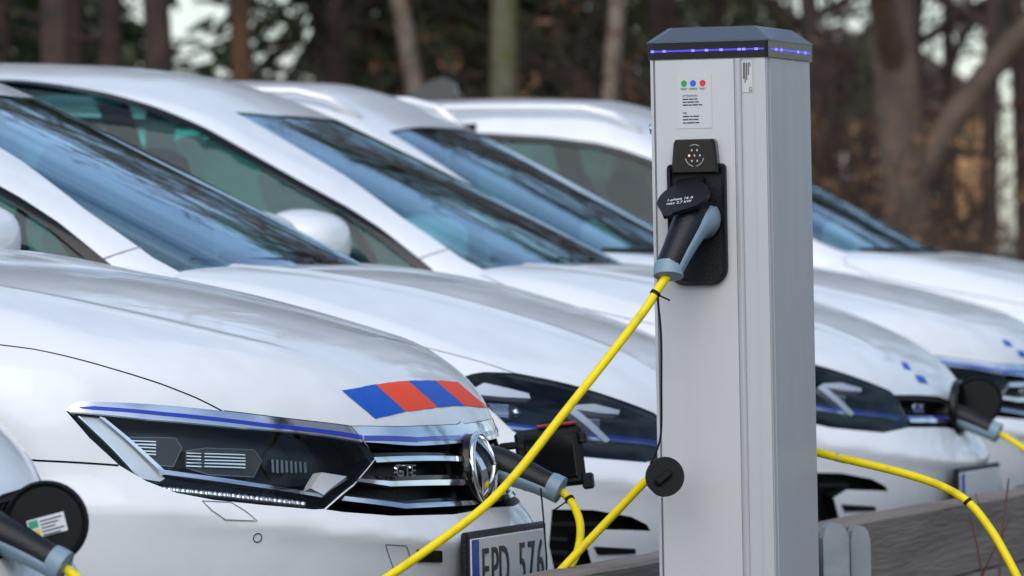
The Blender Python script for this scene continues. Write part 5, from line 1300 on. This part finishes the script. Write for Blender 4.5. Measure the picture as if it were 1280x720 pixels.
for b_, y_ in ((640, 52), (450, 56), (395, 49), (545, 58), (700, 50), (260, 53), (200, 60), (-160, 55), (-215, 52)): plant(copy_tree(thin), *spot(b_, y_), None, random.uniform(.8, 1.2))
spr = make_tree('spruce_tree', gen_spruce(8, 10, .11), 'dark green spruce with low branches in the wood', 'tree', TG)
plant(spr, *spot(-170, 55))
for b_, y_ in ((-105, 56), (-40, 58), (60, 60), (-222, 58), (150, 72), (-660, 62), (-600, 70), (-520, 76), (-720, 66), (-120, 84), (20, 82), (260, 76)): plant(copy_tree(spr), *spot(b_, y_), None, random.uniform(.8, 1.15))
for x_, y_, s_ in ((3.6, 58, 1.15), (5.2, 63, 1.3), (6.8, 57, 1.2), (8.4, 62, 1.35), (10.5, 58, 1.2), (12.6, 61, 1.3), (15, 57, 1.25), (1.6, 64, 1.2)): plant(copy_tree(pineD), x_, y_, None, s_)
for i in range(22):                                   # the wood goes on past both edges of the picture
    y_ = random.uniform(44, 82); x_ = random.choice((-1, 1))*0 + random.uniform(5, 40) if i % 4 else random.uniform(-24, -5)
    plant(copy_tree(random.choice((pineD, thin, thin, thin))), x_, y_, None, random.uniform(.8, 1.2))
shr = make_tree('leafless_shrub', gen_shrub(21, 3.0, DRYLEAF, 260), 'brown twiggy shrub with a few dry orange leaves at the wood edge', 'shrub', SG_)
shg = make_tree('leafless_shrub', gen_shrub(22, 3.4, BUDS, 500), 'twiggy shrub with small yellow-green buds at the wood edge', 'shrub', SG_)
plant(shr, *spot(465, 44), None, .62); plant(shg, *spot(-370, 74))
for b_, y_ in ((395, 43), (490, 42), (560, 43), (620, 41), (380, 47), (425, 48), (455, 50), (590, 45), (610, 47), (530, 48), (660, 48), (300, 46), (340, 50), (220, 48), (160, 47), (120, 52), (40, 53), (-30, 54), (-90, 52), (-130, 50), (-190, 51), (-235, 53)):
    plant(copy_tree(shr), *spot(b_, y_), None, random.uniform(.50, .75) if b_ > 350 else random.uniform(.85, 1.25))
for b_, y_ in ((-400, 80), (-350, 82), (-275, 78), (-250, 86), (-310, 90), (-60, 57), (80, 58)): plant(copy_tree(shg), *spot(b_, y_), None, random.uniform(.8, 1.1))
# the deeper wood reads as one brown mass
rng = np.random.default_rng(5)
def mass(name, label, n, smin, smax, xr, yr, hfun, m_, gap=True):
    X = rng.uniform(*xr, n); Y = rng.uniform(*yr, n); Z = rng.random(n)**1.1*hfun(X)
    b = X/Y/K; keep = (b < -405-40) | (b > -232) if gap else np.ones(n, bool)
    keep &= np.sin(X*1.7+Z*1.3)+np.sin(X*.63-Z*.9+2)+rng.normal(size=n)*.5 > np.where(b > 360, 1.15, -1.5)
    P_ = np.stack([X, Y, Z], 1)[keep]; k = len(P_)
    up = rand_dirs(k, rng); up[:, 2] += .8; up /= np.linalg.norm(up, axis=1, keepdims=True)
    o = link(bpy.data.objects.new(name, quad_mesh(name, quads(P_, rng.uniform(smin, smax, k), rng.uniform(.02, .07, k), up, rand_dirs(k, rng)), m_)))
    return tag(o, label, 'woodland', kind='stuff')
hf = lambda X: 5.5 + 1.4*np.sin(X*.31) + 1.0*np.sin(X*.83+1)
mass('far_wood', 'brown mass of far trunks and branches behind the nearer trees', 60000, .4, 1.2, (-40, 75), (86, 112), hf, BARKD)
mass('far_evergreens', 'dark green mass of far evergreens behind the nearer trees', 30000, .2, .5, (-40, 75), (84, 108), lambda X: hf(X)*.75, NEEDLE)
mass('undergrowth', 'brown twiggy undergrowth filling the floor of the wood', 30000, .10, .45, (-8, 12), (52, 72), lambda X: 1.8+.0*X, TWIG)
# cottage half hidden by the thicket
OCH = mat('ochre_boarding', (.50, .27, .12), .8, noise=(6, (.42, .22, .10), .4, .7)); WHT = mat('white_boarding', (.75, .74, .70), .6)
cot = empty('cottage', (7.6, 138, 1.2), .1); tag(cot, 'ochre cottage with white window frames glimpsed through the thicket', 'house')
MB().box((0, 0, 1.7), (4.6, 4, 3.4)).build('wall', OCH, cot)
m = MB(); m.prism([(-2.8, 3.35), (2.8, 3.35), (0, 5.2)], -2.4, 2.4, lambda a, b, n: (a, n, b)); m.build('roof', mat('dark_tiles', (.09, .05, .04), .8), cot)
for x_ in (-1.25, 1.1):
    w_ = empty('window', (x_, -2.03, 2.0), parent=cot)
    MB().box((0, 0, 0), (1.0, .06, 1.2), None, .01).build('frame', WHT, w_, auto=40)
    for sx_ in (-.23, .23): MB().box((sx_, -.02, 0), (.38, .05, 1.0)).build('pane', GLOSSBLACK, w_)
# sapling in front of the timber wall
STEM = mat('red_stem', (.10, .042, .03), .7)
sp = empty('sapling', (1.02, 13.6, 0)); tag(sp, 'thin leafless reddish sapling in front of the timber wall', 'sapling')
rg2 = np.random.default_rng(3)
for k, (dx, dz, h_) in enumerate(((.035, 0, .66), (-.03, .02, .52), (.01, -.03, .45))):
    mb = MB(); b, _ = limb(mb, (dx*.4, dz, 0), (dx*.9, 0, 1), h_, .005, .002, rg2, 6, 7, 0, .07)
    for j in range(2):
        limb(mb, b[3+j*2], (rg2.normal()*.5, rg2.normal()*.3, 1), .14, .0022, .001, rg2, 5, 3, 0, .12)
    mb.build('stem', STEM, sp, True)
